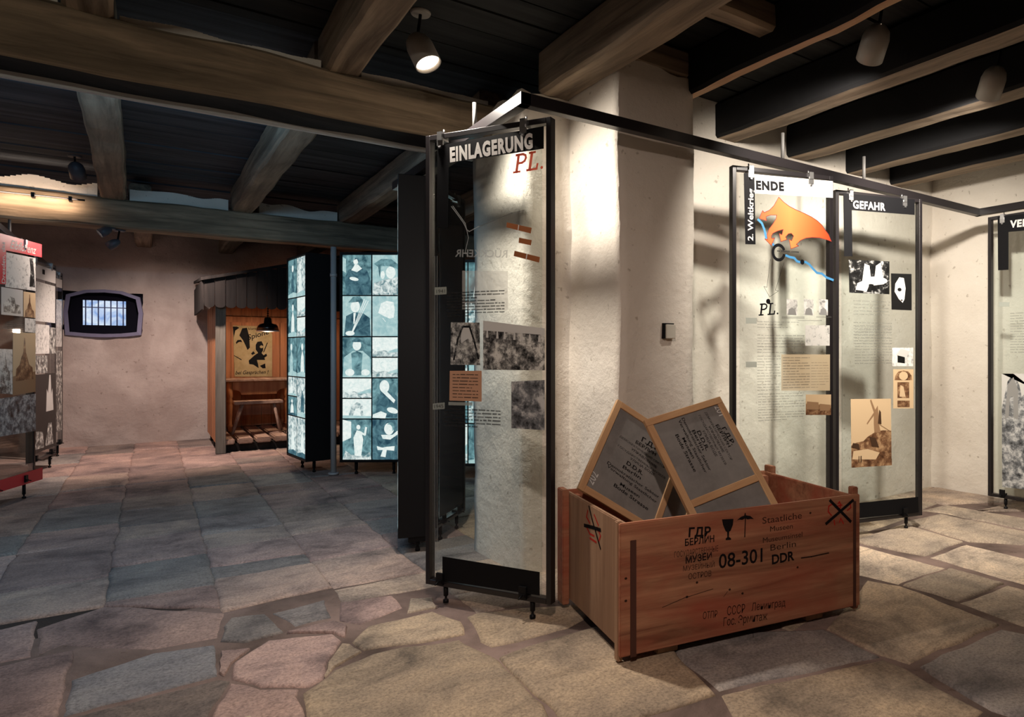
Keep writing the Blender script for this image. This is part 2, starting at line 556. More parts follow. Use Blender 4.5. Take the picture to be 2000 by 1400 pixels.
WY = 3.33
PZ = 2.79
path_wall('wall_center', [(5.9, 3.95), (1.62, 3.95), (1.65, WY), (1.95, WY), (1.952, WY - 0.01), (1.95, 2.83), (2.46, 2.83), (2.46, WY - 0.01), (2.462, WY), (5.85, WY)],
          [2.70, 2.70, 2.70, 2.70, PZ, PZ, PZ, PZ, 2.96, 2.96], 'plaster', 'whitewashed plaster wall with a projecting square pillar', 0.011, 0.055, 3, ragged=0.03)
path_wall('wall_right', [(5.82, 3.5), (5.82, -2.7)], [2.96, 2.96], 'plaster', 'whitewashed right wall behind the last glass panel', 0.02, 0.07, 9)
WIN = (-0.52, 1.76)      # centre of the far window, x and z


def in_window(c):
    return abs(c.x - WIN[0]) < 0.385 and abs(c.z - WIN[1]) < 0.285


path_wall('wall_back', [(-1.9, 11.25), (6.0, 11.25)], [2.96, 2.96], 'plaster_far', 'stained old plaster wall at the far end of the room', 0.045, 0.06, 14, holes=[in_window])
path_wall('wall_left', [(-1.8, -2.7), (-1.8, 11.35)], [2.96, 2.96], 'plaster_far', 'plaster wall behind the left row of panels', 0.03, 0.12, 17)
path_wall('wall_rear', [(5.9, -2.6), (-1.9, -2.6)], [2.96, 2.96], 'plaster_far', 'plain plaster wall behind the viewer', 0.02, 0.2, 19)
path_wall('wall_far_right', [(5.85, 3.9), (5.85, 11.3)], [2.96, 2.96], 'plaster_far', 'dark right wall of the far room', 0.02, 0.2, 23)

# the barred window in the back wall
wx, wz = WIN
win = thing('window_1', 'small barred window glowing pale blue in the far wall', 'window', (wx, 11.24, wz))
win['kind'] = 'structure'
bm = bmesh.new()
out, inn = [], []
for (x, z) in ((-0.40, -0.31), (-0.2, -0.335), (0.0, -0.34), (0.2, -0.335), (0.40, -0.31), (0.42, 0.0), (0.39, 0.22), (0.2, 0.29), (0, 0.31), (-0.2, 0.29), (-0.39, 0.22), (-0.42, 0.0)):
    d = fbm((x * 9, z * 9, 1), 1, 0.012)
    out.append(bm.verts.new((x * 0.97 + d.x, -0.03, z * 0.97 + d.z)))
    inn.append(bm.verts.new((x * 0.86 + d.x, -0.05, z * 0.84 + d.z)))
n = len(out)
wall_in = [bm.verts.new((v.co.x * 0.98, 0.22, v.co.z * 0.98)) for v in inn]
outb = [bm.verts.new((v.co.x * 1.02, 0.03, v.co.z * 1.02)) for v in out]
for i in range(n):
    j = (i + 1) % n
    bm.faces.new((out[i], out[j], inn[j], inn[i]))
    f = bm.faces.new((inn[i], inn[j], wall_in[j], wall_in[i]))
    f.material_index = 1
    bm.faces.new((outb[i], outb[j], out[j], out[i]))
link('window_halo_reveal', bm, ['blue_halo', 'winframe'], win)  # outer ring coloured as the window's blue glow, reveal dark
bm = bmesh.new()
for a, b in (((-0.46, 0.08, -0.36), (-0.225, 0.14, 0.36)), ((0.225, 0.08, -0.36), (0.46, 0.14, 0.36)), ((-0.225, 0.08, -0.36), (0.225, 0.14, -0.17)), ((-0.225, 0.08, 0.16), (0.225, 0.14, 0.36))):
    box(bm, a, b)
link('window_frame', bm, 'winframe', win)
bm = bmesh.new()
box(bm, (-0.24, 0.13, -0.19), (0.24, 0.135, 0.18))
link('window_pane', bm, 'pane', win)
for i in range(7):
    bm = bmesh.new()
    x = -0.195 + 0.065 * i
    tube(bm, (x, 0.10, -0.18), (x, 0.10, 0.17), 0.007, n=8)
    if i == 3:
        box(bm, (-0.225, 0.092, 0.06), (0.225, 0.108, 0.072))
    link('window_bar', bm, 'winbar', win)

# ------------------------------------------------------------------ structure: flagstone floor
def LF(x, y):
    return on_floor(x / 2.222, 860 + y / 2.222)


def RF(x, y):
    return on_floor(900 + x / 1.818, 960 + y / 1.818)


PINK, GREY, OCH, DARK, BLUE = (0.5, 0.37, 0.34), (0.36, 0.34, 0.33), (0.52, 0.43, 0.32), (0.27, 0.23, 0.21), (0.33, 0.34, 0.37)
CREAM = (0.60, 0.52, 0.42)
traced = [
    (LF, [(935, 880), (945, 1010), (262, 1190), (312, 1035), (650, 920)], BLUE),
    (LF, [(-120, 1020), (-20, 985), (138, 942), (318, 905), (308, 965), (235, 1210), (-150, 1260)], PINK),
    (LF, [(165, 805), (450, 712), (975, 740), (945, 848), (640, 905), (330, 890), (270, 880), (150, 930)], PINK),
    (LF, [(-200, 860), (160, 775), (148, 830), (132, 928), (-200, 1000)], PINK),
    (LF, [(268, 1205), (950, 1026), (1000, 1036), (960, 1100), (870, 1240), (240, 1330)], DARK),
    (LF, [(1012, 960), (1165, 862), (1440, 838), (1472, 868), (1388, 1030), (1336, 1058), (1130, 1062), (1008, 1028)], PINK),
    (LF, [(890, 1240), (1002, 1048), (1130, 1072), (1296, 1068), (1290, 1100), (1320, 1180), (1330, 1260)], PINK),
    (LF, [(972, 800), (1002, 765), (1150, 748), (1235, 820), (1060, 868), (962, 862)], GREY),
    (LF, [(1185, 742), (1408, 686), (1445, 760), (1290, 798)], GREY),
    (LF, [(1478, 692), (1700, 668), (1745, 720), (1560, 790), (1470, 776)], PINK),
    (LF, [(1772, 684), (1880, 674), (1900, 718), (1770, 742)], CREAM),
    (LF, [(1250, 826), (1450, 782), (1500, 800), (1490, 850), (1440, 830)], PINK),
    (LF, [(960, 910), (1080, 900), (1000, 960), (975, 1010), (952, 1000)], PINK),
    (LF, [(1532, 868), (1600, 803), (1880, 738), (2000, 782), (2010, 838), (1760, 878), (1582, 902)], OCH),
    (LF, [(1480, 880), (1520, 880), (1570, 910), (1460, 975), (1400, 1020)], OCH),
    (lambda x, y: on_floor(x, y), [(592, 1348), (652, 1305), (729, 1274), (792, 1260), (897, 1247), (972, 1285), (1007, 1320), (1057, 1372), (1090, 1430), (600, 1450)], OCH),
    (RF, [(22, 440), (62, 424), (250, 405), (470, 392), (474, 415), (385, 478), (112, 545), (72, 528)], OCH),
    (RF, [(136, 582), (240, 545), (470, 478), (700, 500), (895, 713), (740, 768), (560, 815), (380, 830), (330, 770), (194, 648)], OCH),
    (RF, [(916, 716), (1496, 588), (1585, 622), (1850, 772), (1760, 850), (1000, 850)], OCH),
    (RF, [(720, 505), (1290, 484), (1490, 580), (912, 702), (780, 590)], GREY),
    (RF, [(1300, 482), (1430, 330), (1444, 314), (1560, 334), (1916, 466), (1590, 604), (1494, 574)], OCH),
    (RF, [(1626, 612), (1922, 484), (2100, 520), (2200, 860), (1880, 772)], GREY),
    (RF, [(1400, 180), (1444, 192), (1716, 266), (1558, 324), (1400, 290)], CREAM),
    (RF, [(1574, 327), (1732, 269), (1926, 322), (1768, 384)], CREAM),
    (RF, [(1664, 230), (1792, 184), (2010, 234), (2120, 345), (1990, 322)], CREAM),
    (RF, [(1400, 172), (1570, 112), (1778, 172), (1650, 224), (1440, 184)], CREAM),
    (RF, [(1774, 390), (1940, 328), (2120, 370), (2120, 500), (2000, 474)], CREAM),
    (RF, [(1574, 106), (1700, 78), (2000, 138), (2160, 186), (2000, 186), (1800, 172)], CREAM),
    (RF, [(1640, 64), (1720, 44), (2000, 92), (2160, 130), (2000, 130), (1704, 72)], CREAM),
]
slabs = []
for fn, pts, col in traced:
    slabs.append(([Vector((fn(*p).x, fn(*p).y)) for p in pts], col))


def inside(p, poly):
    c = False
    for a, b in zip(poly, poly[1:] + poly[:1]):
        if (a.y > p.y) != (b.y > p.y) and p.x < (b.x - a.x) * (p.y - a.y) / (b.y - a.y) + a.x:
            c = not c
    return c


rng = random.Random(11)
xs = [-1.8, -1.15, -0.68, -0.20, 0.27, 0.76, 1.25, 1.72, 2.3, 2.85, 3.4, 4.0, 4.6, 5.2, 5.8]
fixed = {2: [3.3, 4.18, 4.72, 5.55, 6.12, 6.95, 7.8, 8.6, 9.5, 10.3, 11.3], 3: [3.2, 3.85, 4.23, 4.9, 5.55, 5.95, 6.52, 7.1, 7.85, 8.7, 9.6, 10.5, 11.3],
         4: [3.3, 3.78, 4.29, 4.54, 4.97, 5.36, 5.91, 6.6, 7.3, 7.9, 8.5, 9.4, 10.4, 11.3], 1: [4.2, 4.9, 5.6, 6.1, 6.9, 7.7, 8.8, 9.7, 10.6, 11.3]}
for i in range(len(xs) - 1):
    ys = fixed.get(i, [])
    if not ys:
        y = -2.6
        while y < 11.3:
            ys.append(y)
            y += rng.uniform(0.32, 0.75)
        ys.append(11.3)
    elif ys[0] > -2.6:
        y = ys[0]
        pre = []
        while y > -2.6:
            y -= rng.uniform(0.4, 0.7)
            pre.append(y)
        ys = list(reversed(pre)) + ys
    for y0, y1 in zip(ys, ys[1:]):
        sk = rng.uniform(-0.03, 0.03)
        poly = [Vector((xs[i], y0 - sk)), Vector((xs[i + 1], y0 + sk)), Vector((xs[i + 1], y1 + rng.uniform(-0.02, 0.02))), Vector((xs[i], y1 + rng.uniform(-0.02, 0.02)))]
        if (y0 > WY and y1 < 3.95 and xs[i] > 1.6):
            continue
        T_ = [q for q, _ in slabs[:len(traced)]]

        def taken(v):
            return any(inside(v, q) for q in T_)

        def blocked(P_):
            return any(taken(P_[0].lerp(P_[1], a / 6).lerp(P_[3].lerp(P_[2], a / 6), b / 6)) for a in range(1, 6) for b in range(1, 6)) or any(inside(v, P_) for q in T_ for v in q)
        full = [v.copy() for v in poly]
        for lo_, hi_ in ((0, 3), (1, 2)):          # trim the near edge back to the traced stones
            k = 0
            while taken(poly[lo_]) and k < 40:
                k += 1
                poly[lo_] = full[lo_].lerp(full[hi_], k / 40)
        k = 0
        while blocked(poly) and k < 12:
            k += 1
            poly[0] = poly[0].lerp(poly[3], 0.12)
            poly[1] = poly[1].lerp(poly[2], 0.12)
        if blocked(poly):
            poly = full
            k = 0
            while blocked(poly) and k < 12:
                k += 1
                poly[3] = poly[3].lerp(poly[0], 0.12)
                poly[2] = poly[2].lerp(poly[1], 0.12)
        if blocked(poly) or max((poly[3] - poly[0]).length, (poly[2] - poly[1]).length) < 0.12:
            continue
        if y0 > 3.7 and xs[i] < 1.7:
            col = rng.choice([PINK, PINK, GREY, (0.42, 0.36, 0.34), (0.5, 0.39, 0.34)])
        else:
            col = rng.choice([OCH, CREAM, (0.5, 0.42, 0.35)])
        slabs.append((poly, col))

bm = bmesh.new()
lay = bm.loops.layers.float_color.new('tone')
for si, (poly, col) in enumerate(slabs):
    area = sum(a.x * b.y - b.x * a.y for a, b in zip(poly, poly[1:] + poly[:1])) / 2
    if area < 0:
        poly = list(reversed(poly))
    P = []
    for a, b in zip(poly, poly[1:] + poly[:1]):
        n = max(1, int((b - a).length / 0.05))
        for k in range(n):
            q = a.lerp(b, k / n)
            d = fbm((q.x * 6, q.y * 6, 0.3), 1, 0.016) + fbm((q.x * 22, q.y * 22, 2.3), 1, 0.006)
            P.append(q + Vector((d.x, d.y)))
    per = sum((a - b).length for a, b in zip(poly, poly[1:] + poly[:1]))
    shrink = min(1.0, abs(area) / per / 0.13)
    n = len(P)
    cen = sum(P, Vector((0, 0))) / n
    rr = random.Random(si)
    tx, ty, tz = rr.uniform(-0.006, 0.006), rr.uniform(-0.006, 0.006), rr.uniform(-0.008, 0.003)
    v = rr.uniform(0.74, 1.18)
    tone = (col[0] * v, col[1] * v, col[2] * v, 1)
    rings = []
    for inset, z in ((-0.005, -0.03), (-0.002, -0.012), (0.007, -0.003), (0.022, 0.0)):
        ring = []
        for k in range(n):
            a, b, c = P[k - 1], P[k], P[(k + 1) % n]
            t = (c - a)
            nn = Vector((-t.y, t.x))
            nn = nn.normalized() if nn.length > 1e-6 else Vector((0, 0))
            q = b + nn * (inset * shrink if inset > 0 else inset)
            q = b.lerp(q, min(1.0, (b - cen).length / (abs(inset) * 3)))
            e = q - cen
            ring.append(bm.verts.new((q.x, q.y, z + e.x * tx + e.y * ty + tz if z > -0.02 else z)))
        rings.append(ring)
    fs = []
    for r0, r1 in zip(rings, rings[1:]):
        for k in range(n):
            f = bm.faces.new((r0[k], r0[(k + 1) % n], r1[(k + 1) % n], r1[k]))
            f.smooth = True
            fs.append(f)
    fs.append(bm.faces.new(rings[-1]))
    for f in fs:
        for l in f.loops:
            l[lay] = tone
box(bm, (-1.9, -2.7, -0.12), (6.0, 3.9, -0.011), 1)
box(bm, (-1.9, 3.9, -0.12), (6.0, 11.4, -0.016), 2)
link_floor = link('floor', bm, ['stone', 'mortar', 'earth'])
tag(link_floor, 'worn irregular flagstone floor with dark joints', 'floor', kind='structure')


# ------------------------------------------------------------------ flat printing on things
class Surf:
    """a flat face of a thing: origin and two axes in the thing's own space; n looks outward"""

    def __init__(s, owner, o, ex, ey):
        s.owner, s.o, s.ex, s.ey = owner, Vector(o), Vector(ex).normalized(), Vector(ey).normalized()
        s.n = s.ex.cross(s.ey)
        s.mw = matrix(owner)

    def pt(s, u, v, off=0.0):
        return s.o + s.ex * u + s.ey * v + s.n * off

    def uv(s, px, py):
        wo, wn = s.mw @ s.o, (s.mw.to_3x3() @ s.n)
        r = ray(px, py)
        t = (wo - EYE).dot(wn) / r.dot(wn)
        q = s.mw.inverted() @ (EYE + r * t) - s.o
        return (q.dot(s.ex), q.dot(s.ey))


def poly(bm, S, pts, off, mi=0):
    f = bm.faces.new([bm.verts.new(S.pt(u, v, off)) for u, v in pts])
    f.material_index = mi
    f.normal_update()
    if f.normal.dot(S.n) < 0:
        f.normal_flip()
    return f


def rect(bm, S, u0, v0, u1, v1, off, mi=0):
    return poly(bm, S, ((u0, v0), (u1, v0), (u1, v1), (u0, v1)), off, mi)


def plate(bm, S, pts, off, th, mi=0):
    """printed plate with a real thickness"""
    top = [bm.verts.new(S.pt(u, v, off + th)) for u, v in pts]
    bot = [bm.verts.new(S.pt(u, v, off)) for u, v in pts]
    n = len(pts)
    fs = [bm.faces.new(top), bm.faces.new(list(reversed(bot)))]
    for i in range(n):
        fs.append(bm.faces.new((bot[i], bot[(i + 1) % n], top[(i + 1) % n], top[i])))
    for f in fs:
        f.material_index = mi


def stroke(bm, S, pts, wd, off, mi=0):
    pts = [Vector(p) for p in pts]
    for i, (a, b) in enumerate(zip(pts, pts[1:])):
        d = b - a
        if d.length < 1e-6:
            continue
        d.normalize()
        nn = Vector((-d.y, d.x)) * wd / 2
        e = d * wd * 0.3
        rect_pts = [a - e - nn, b + e - nn, b + e + nn, a - e + nn]
        poly(bm, S, rect_pts, off + 0.00003 * (i % 3), mi)


def disc(bm, S, c, ru, rv, off, mi=0, n=20, rot=0.0):
    cr, sr = math.cos(rot), math.sin(rot)
    poly(bm, S, [(c[0] + ru * math.cos(t) * cr - rv * math.sin(t) * sr, c[1] + ru * math.cos(t) * sr + rv * math.sin(t) * cr) for t in (2 * math.pi * i / n for i in range(n))], off, mi)


TEXTS = {}


def text_shape(body, bold=0.0, shear=0.0, space=1.0):
    key = (body, bold, shear, space)
    if key not in TEXTS:
        cu = bpy.data.curves.new('lettering', 'FONT')
        cu.body = body
        cu.size = 1
        cu.offset = bold
        cu.shear = shear
        cu.space_character = space
        cu.resolution_u = 3
        ob = bpy.data.objects.new('lettering', cu)
        C.objects.link(ob)
        dg = bpy.context.evaluated_depsgraph_get()
        dg.update()
        me = bpy.data.meshes.new_from_object(ob.evaluated_get(dg))
        TEXTS[key] = ([v.co.to_2d() for v in me.vertices], [list(p.vertices) for p in me.polygons])
        bpy.data.objects.remove(ob)
        bpy.data.curves.remove(cu)
        bpy.data.meshes.remove(me)
    return TEXTS[key]


def text(bm, S, body, a, b, h, off, mi=0, bold=0.0, shear=0.0, mirror=False, space=1.0):
    """lettering whose baseline runs from a to b (surface coordinates), capitals h high"""
    vs_, fs = text_shape(body, bold, shear, space)
    if not vs_:
        return
    a, b = Vector(a), Vector(b)
    x0, x1 = min(v.x for v in vs_), max(v.x for v in vs_)
    d = b - a
    L = d.length
    d.normalize()
    nn = Vector((-d.y, d.x))
    sx, sy = L / (x1 - x0), h / 0.72
    out = []
    for v in vs_:
        x = (v.x - x0) * sx
        if mirror:
            x = L - x
        q = a + d * x + nn * (v.y * sy)
        out.append(bm.verts.new(S.pt(q.x, q.y, off)))
    for f in fs:
        fc = bm.faces.new([out[i] for i in f])
        fc.material_index = mi
        fc.normal_update()
        if fc.normal.dot(S.n) < 0:
            fc.normal_flip()


def text_rows(bm, S, u0, v0, u1, v1, n, off, mi=0, seed=0, fill=0.42):
    """rows of small words, too small to read"""
    r = random.Random(seed)
    pitch = (v1 - v0) / n
    for i in range(n):
        v = v1 - pitch * (i + 0.75)
        x = u0
        end = u1 if r.random() < 0.8 else u0 + (u1 - u0) * r.uniform(0.3, 0.85)
        while x < end - pitch * 0.5:
            l = pitch * r.uniform(0.8, 3.4)
            h = pitch * fill * r.uniform(0.8, 1.15)
            rect(bm, S, x, v, min(x + l, end), v + h, off, mi)
            x += l + pitch * 0.35


def serif_PL(bm, S, a, b, h, off, mi=0):
    """slanted typewriter letters P L and a full stop between a and b"""
    a, b = Vector(a), Vector(b)
    d = (b - a)
    L = d.length
    d.normalize()
    nn = Vector((-d.y, d.x))

    def T(x, y):
        q = a + d * ((x + 0.22 * y) * L / 2.05) + nn * (y * h)
        return (q.x, q.y)
    wd = h * 0.14

    def st(pts, k=1.0):
        stroke(bm, S, [T(*p) for p in pts], wd * k, off, mi)
    st([(0.2, 0.03), (0.2, 0.97)], 1.2)
    st([(0.0, 0.04), (0.45, 0.04)], 0.8)
    st([(0.02, 0.96), (0.5, 0.96), (0.68, 0.88), (0.74, 0.74), (0.68, 0.58), (0.5, 0.5), (0.2, 0.5)], 0.95)
    st([(1.12, 0.03), (1.12, 0.97)], 1.2)
    st([(0.95, 0.96), (1.35, 0.96)], 0.8)
    st([(0.93, 0.04), (1.6, 0.04), (1.62, 0.3)], 0.85)
    disc(bm, S, T(1.95, 0.06), wd * 0.6, wd * 0.6, off, mi, 12)


# ------------------------------------------------------------------ glass display panels
class Panel:
    def __init__(s, name, label, A, B, z0, z1, group='framed glass panels', bar=0.026, foot=0.15, foot_in=0.13, cat='display panel', inset=0.022):
        A, B = Vector(A), Vector(B)
        d = B - A
        s.w, s.z0, s.z1, s.bar = d.length, z0, z1, bar
        s.t = thing(name, label, cat, (A.x, A.y, 0), math.atan2(d.y, d.x), group)
        s.S = Surf(s.t, (0, -0.012, 0), (1, 0, 0), (0, 0, 1))
        w_, b_ = s.w, bar
        bm = bmesh.new()
        for a, b in (((0, -0.008, z0), (b_, 0.034, z1)), ((w_ - b_, -0.008, z0), (w_, 0.034, z1)), ((b_, -0.008, z0), (w_ - b_, 0.034, z0 + b_)), ((b_, -0.008, z1 - b_), (w_ - b_, 0.034, z1))):
            box(bm, a, b)
        bevel_all(bm, 0.002)
        link('frame', bm, 'bar', s.t)
        bm = bmesh.new()
        box(bm, (b_ + inset, -0.0115, z0 + b_ + 0.012), (w_ - b_ - inset, -0.004, z1 - b_ - 0.02))
        link('glass_pane', bm, 'glass', s.t)
        for x in (foot_in, w_ - foot_in):
            bm = bmesh.new()
            lathe(bm, [(0.012, z0 + 0.004), (0.012, 0.035), (0.006, 0.03), (0.006, 0.016), (0.014, 0.014), (0.014, 0.0)], 12, Matrix.Translation((x, 0.013, 0)))
            link('foot', bm, 'black', s.t)
        for x in (foot_in * 0.9, w_ - foot_in * 1.3):
            bm = bmesh.new()
            box(bm, (x - 0.018, -0.02, z1 - 0.075), (x + 0.018, -0.0122, z1 - b_ + 0.004))
            bmesh.ops.bevel(bm, geom=[e for e in bm.edges if all(v.co.z < z1 - 0.07 for v in e.verts)], offset=0.012, segments=3, affect='EDGES')
            box(bm, (x - 0.014, -0.024, z1 - 0.036), (x + 0.014, 0.03, z1 + 0.006))
            tube(bm, (x, 0.012, z1 + 0.004), (x, 0.012, z1 + 0.024), 0.004, n=8)
            link('clamp', bm, 'steel' if group != 'left' else 'black', s.t)
            bm = bmesh.new()
            box(bm, (x - 0.02, -0.026, z0 + 0.012), (x + 0.02, -0.0125, z0 + 0.07))
            box(bm, (x - 0.016, -0.03, z0 + b_ - 0.004), (x + 0.016, 0.03, z0 + b_ + 0.012))
            tube(bm, (x, -0.03, z0 + 0.03), (x, -0.055, z0 + 0.022), 0.004, n=8)
            link('clamp', bm, 'black', s.t)

    def part(s, name, mats, label=None, parent=None):
        return Part(s, name, mats, label, parent)


class Part:
    """collects flat printing of one part, then links it"""

    def __init__(s, panel, name, mats, label=None, parent=None):
        s.p, s.S, s.name, s.mats, s.label, s.parent = panel, panel.S, name, mats, label, parent
        s.bm = bmesh.new()

    def done(s):
        o = link(s.name, s.bm, s.mats, s.parent or s.p.t)
        if s.label:
            o['label'] = s.label
        return o

    def px_poly(s, pts, off=0.001, mi=0, th=0.0):
        q = [s.S.uv(*p) for p in pts]
        if th:
            plate(s.bm, s.S, q, off, th, mi)
        else:
            poly(s.bm, s.S, q, off, mi)
        return q


def crop(ox, oy, k):
    return lambda x, y: (ox + x / k, oy + y / k)


def photo(P, c, quad, mat, shapes=(), extra=(), name='photograph', label=None, th=0.0006, off=0.0008):
    """a print on the glass: quad of four photo corners (lower left, lower right, upper right, upper left), shapes in 0..1 coordinates"""
    pt = P.part(name, [mat] + list(extra), label)
    q = [Vector(P.S.uv(*c(*p))) for p in quad]
    plate(pt.bm, P.S, q, off, th)

    def T(x, y):
        return q[0].lerp(q[1], x).lerp(q[3].lerp(q[2], x), y)
    lv = off + th
    for i, (kind, mi, data) in enumerate(shapes):
        o = lv + 0.00025 * (i + 1)
        if kind == 'p':
            poly(pt.bm, P.S, [T(*d) for d in data], o, mi)
        elif kind == 'e':
            x, y, rx, ry = data
            poly(pt.bm, P.S, [T(x + rx * math.cos(t), y + ry * math.sin(t)) for t in (2 * math.pi * k / 18 for k in range(18))], o, mi)
        elif kind == 's':
            pts, wd = data
            stroke(pt.bm, P.S, [T(*d) for d in pts], wd, o, mi)
    return pt.done()


def R4(x0, y0, x1, y1):
    """pixel rectangle as corners lower left, lower right, upper right, upper left"""
    return ((x0, y1), (x1, y1), (x1, y0), (x0, y0))


I = lambda x, y: (x, y)

# ---- the large front panel: EINLAGERUNG
P1 = Panel('display_panel', 'tall glass panel headed EINLAGERUNG standing in front of the pillar', (1.105, 3.305), (1.475, 2.685), 0.083, 2.325, foot_in=0.11)
c3 = crop(760, 160, 2.5)
c4 = crop(760, 680, 2.5)
p = P1.part('title_band', ['ink'])
p.px_poly([c3(*q) for q in ((238, 312), (756, 216), (756, 326), (292, 396), (288, 712), (232, 712))], th=0.001)
band = p.done()
p = P1.part('title_lettering', ['white'], parent=band)
text(p.bm, P1.S, 'EINLAGERUNG', P1.S.uv(*c3(299, 389)), P1.S.uv(*c3(703, 321)), 0.068, 0.0028, bold=0.052, space=1.14)
p.done()
p = P1.part('red_letters', ['redink'], 'slanted red letters PL')
serif_PL(p.bm, P1.S, P1.S.uv(*c3(608, 446)), P1.S.uv(*c3(752, 422)), 0.085, 0.001)
p.done()
p = P1.part('plan_bars', ['brown', 'white'], 'orange brown bars of the site plan')
for q in (((575, 685), (697, 712), (692, 740), (573, 710)), ((635, 760), (697, 772), (693, 798), (633, 785)), ((613, 824), (737, 855), (733, 882), (609, 850))):
    p.px_poly([c3(*k) for k in q], 0.001)
for q in (((632, 697), (636, 698), (632, 727), (628, 726)), ((672, 838), (677, 839), (672, 868), (667, 867))):
    p.px_poly([c3(*k) for k in q], 0.0016, 1)
p.done()
p = P1.part('river_line', ['textfaint', 'textgrey'])
for ln, wd in ((((305, 608), (340, 655), (365, 690), (380, 722), (392, 730), (440, 705)), 0.0045), (((312, 606), (372, 690), (388, 760), (372, 830), (388, 850)), 0.004)):
    stroke(p.bm, P1.S, [P1.S.uv(*c3(*k)) for k in ln], wd, 0.001)
stroke(p.bm, P1.S, [P1.S.uv(*c3(*k)) for k in ((440, 705), (480, 690), (540, 665), (600, 640), (660, 628))], 0.006, 0.001, 1)
p.done()
p = P1.part('reverse_title', ['textfaint'], 'pale mirrored lettering printed on the back')
text(p.bm, P1.S, 'RÜCKKEHR', P1.S.uv(889, 501), P1.S.uv(991, 503), 0.036, 0.0009, bold=0.02, mirror=True)
p.done()
p = P1.part('year_tab', ['tab', 'textdark'])
p.px_poly([c3(*k) for k in ((222, 1003), (281, 1000), (281, 1036), (222, 1040))])
text(p.bm, P1.S, '1941', P1.S.uv(*c3(232, 1031)), P1.S.uv(*c3(274, 1029)), 0.018, 0.0016, 1)
p.done()
p = P1.part('year_tab', ['tab', 'textdark'])
p.px_poly([c4(*k) for k in ((214, 270), (272, 264), (272, 296), (214, 300))])
text(p.bm, P1.S, '1945', P1.S.uv(*c4(222, 293)), P1.S.uv(*c4(266, 290)), 0.018, 0.0016, 1)
p.done()
p = P1.part('text_sheet', ['sheet', 'textdark'])
cs = crop(860, 460, 3.5)
p.px_poly([cs(*k) for k in ((150, 240), (462, 243), (462, 512), (150, 505))], 0.0006)
ua, ub = P1.S.uv(*cs(45, 560)), P1.S.uv(*cs(440, 365))
text_rows(p.bm, P1.S, ua[0], ua[1], ub[0], ub[1], 9, 0.0012, 1, 3)
p.done()
arch = [('e', 1, (0.55, 0.62, 0.2, 0.3)), ('p', 2, ((0.3, 0.1), (0.75, 0.1), (0.85, 0.5), (0.6, 0.62), (0.35, 0.5))), ('s', 3, (((0.12, 0.12), (0.25, 0.6), (0.42, 0.9), (0.66, 0.9), (0.82, 0.55), (0.95, 0.15)), 0.01))]
photo(P1, I, ((880, 712), (938, 713), (937, 630), (881, 629)), 'ph_grey', arch, ('ph_sky', 'ph_grey', 'ph_dark'), label='grey photograph of a rock arch')
col = [('p', 1, ((0, 0.8), (1, 0.84), (1, 1), (0, 1)))]
for i, x in enumerate((0.05, 0.22, 0.34, 0.5, 0.62, 0.75, 0.9)):
    col.append(('p', 1, ((x, 0.66), (x + 0.04, 0.66), (x + 0.03, 0.82), (x + 0.01, 0.82))))
photo(P1, I, ((944, 722), (1064, 723), (1064, 641), (944, 626)), 'ph_grey', col, ('ph_sky',), label='wide grey photograph of statues above a slope')
photo(P1, I, ((999, 836), (1064, 840), (1064, 742), (999, 745)), 'ph_rubble', label='small grey photograph under the wide one')
p = P1.part('card', ['card', 'textdark'], 'salmon coloured typed card')
q = p.px_poly(((879, 724), (941, 724), (941, 784), (878, 782)), th=0.0006)
text_rows(p.bm, P1.S, q[3][0] + 0.02, q[3][1] + 0.012, q[1][0] - 0.02, q[1][1] - 0.01, 8, 0.002, 1, 4, 0.25)
p.done()
p = P1.part('text_block', ['textdark'])
ua, ub = P1.S.uv(868, 833), P1.S.uv(978, 799)
text_rows(p.bm, P1.S, ua[0], ua[1], ub[0], ub[1], 6, 0.001, 0, 5)
p.done()
p = P1.part('caption_bar', ['tab'])
p.px_poly([c4(*k) for k in ((290, 262), (408, 264), (408, 280), (290, 278))])
p.done()
p = P1.part('bottom_band', ['ink'])
p.px_poly([c4(*k) for k in ((262, 1132), (736, 1206), (736, 1092), (262, 1016))], th=0.002)
p.done()
p = P1.part('print_edge_line', ['textfaint'])
for x in (0.062, 0.075):
    rect(p.bm, P1.S, x, 0.14, x + 0.003, 1.72, 0.0006)
p.done()

# ---- ENDE panel
P2 = Panel('display_panel', 'glass panel headed ENDE with an orange arrow map', (2.70, 2.765), (3.375, 2.575), 0.083, 2.325)
ce = crop(1420, 300, 4.117)
cg = crop(1400, 600, 3.043)
S2 = P2.S
E2 = lambda x, y: S2.uv(*ce(x, y))
p = P2.part('title_band', ['white'])
p.px_poly([ce(*q) for q in ((222, 320), (850, 356), (850, 222), (218, 166))], th=0.001)
band = p.done()
p = P2.part('title_lettering', ['ink'], parent=band)
text(p.bm, S2, 'ENDE', E2(232, 286), E2(457, 298), 0.05, 0.0028, bold=0.056, space=1.16)
p.done()
p = P2.part('side_band', ['ink'])
p.px_poly([ce(*q) for q in ((146, 728), (228, 730), (219, 166), (133, 156))], 0.0012, th=0.001)
band = p.done()
p = P2.part('side_lettering', ['white'], parent=band)
text(p.bm, S2, '2. Weltkrieg', E2(207, 702), E2(209, 284), 0.036, 0.003, bold=0.018)
p.done()
p = P2.part('arrow_map', ['orange', 'outline'], 'orange arrow shape with dark red outline')
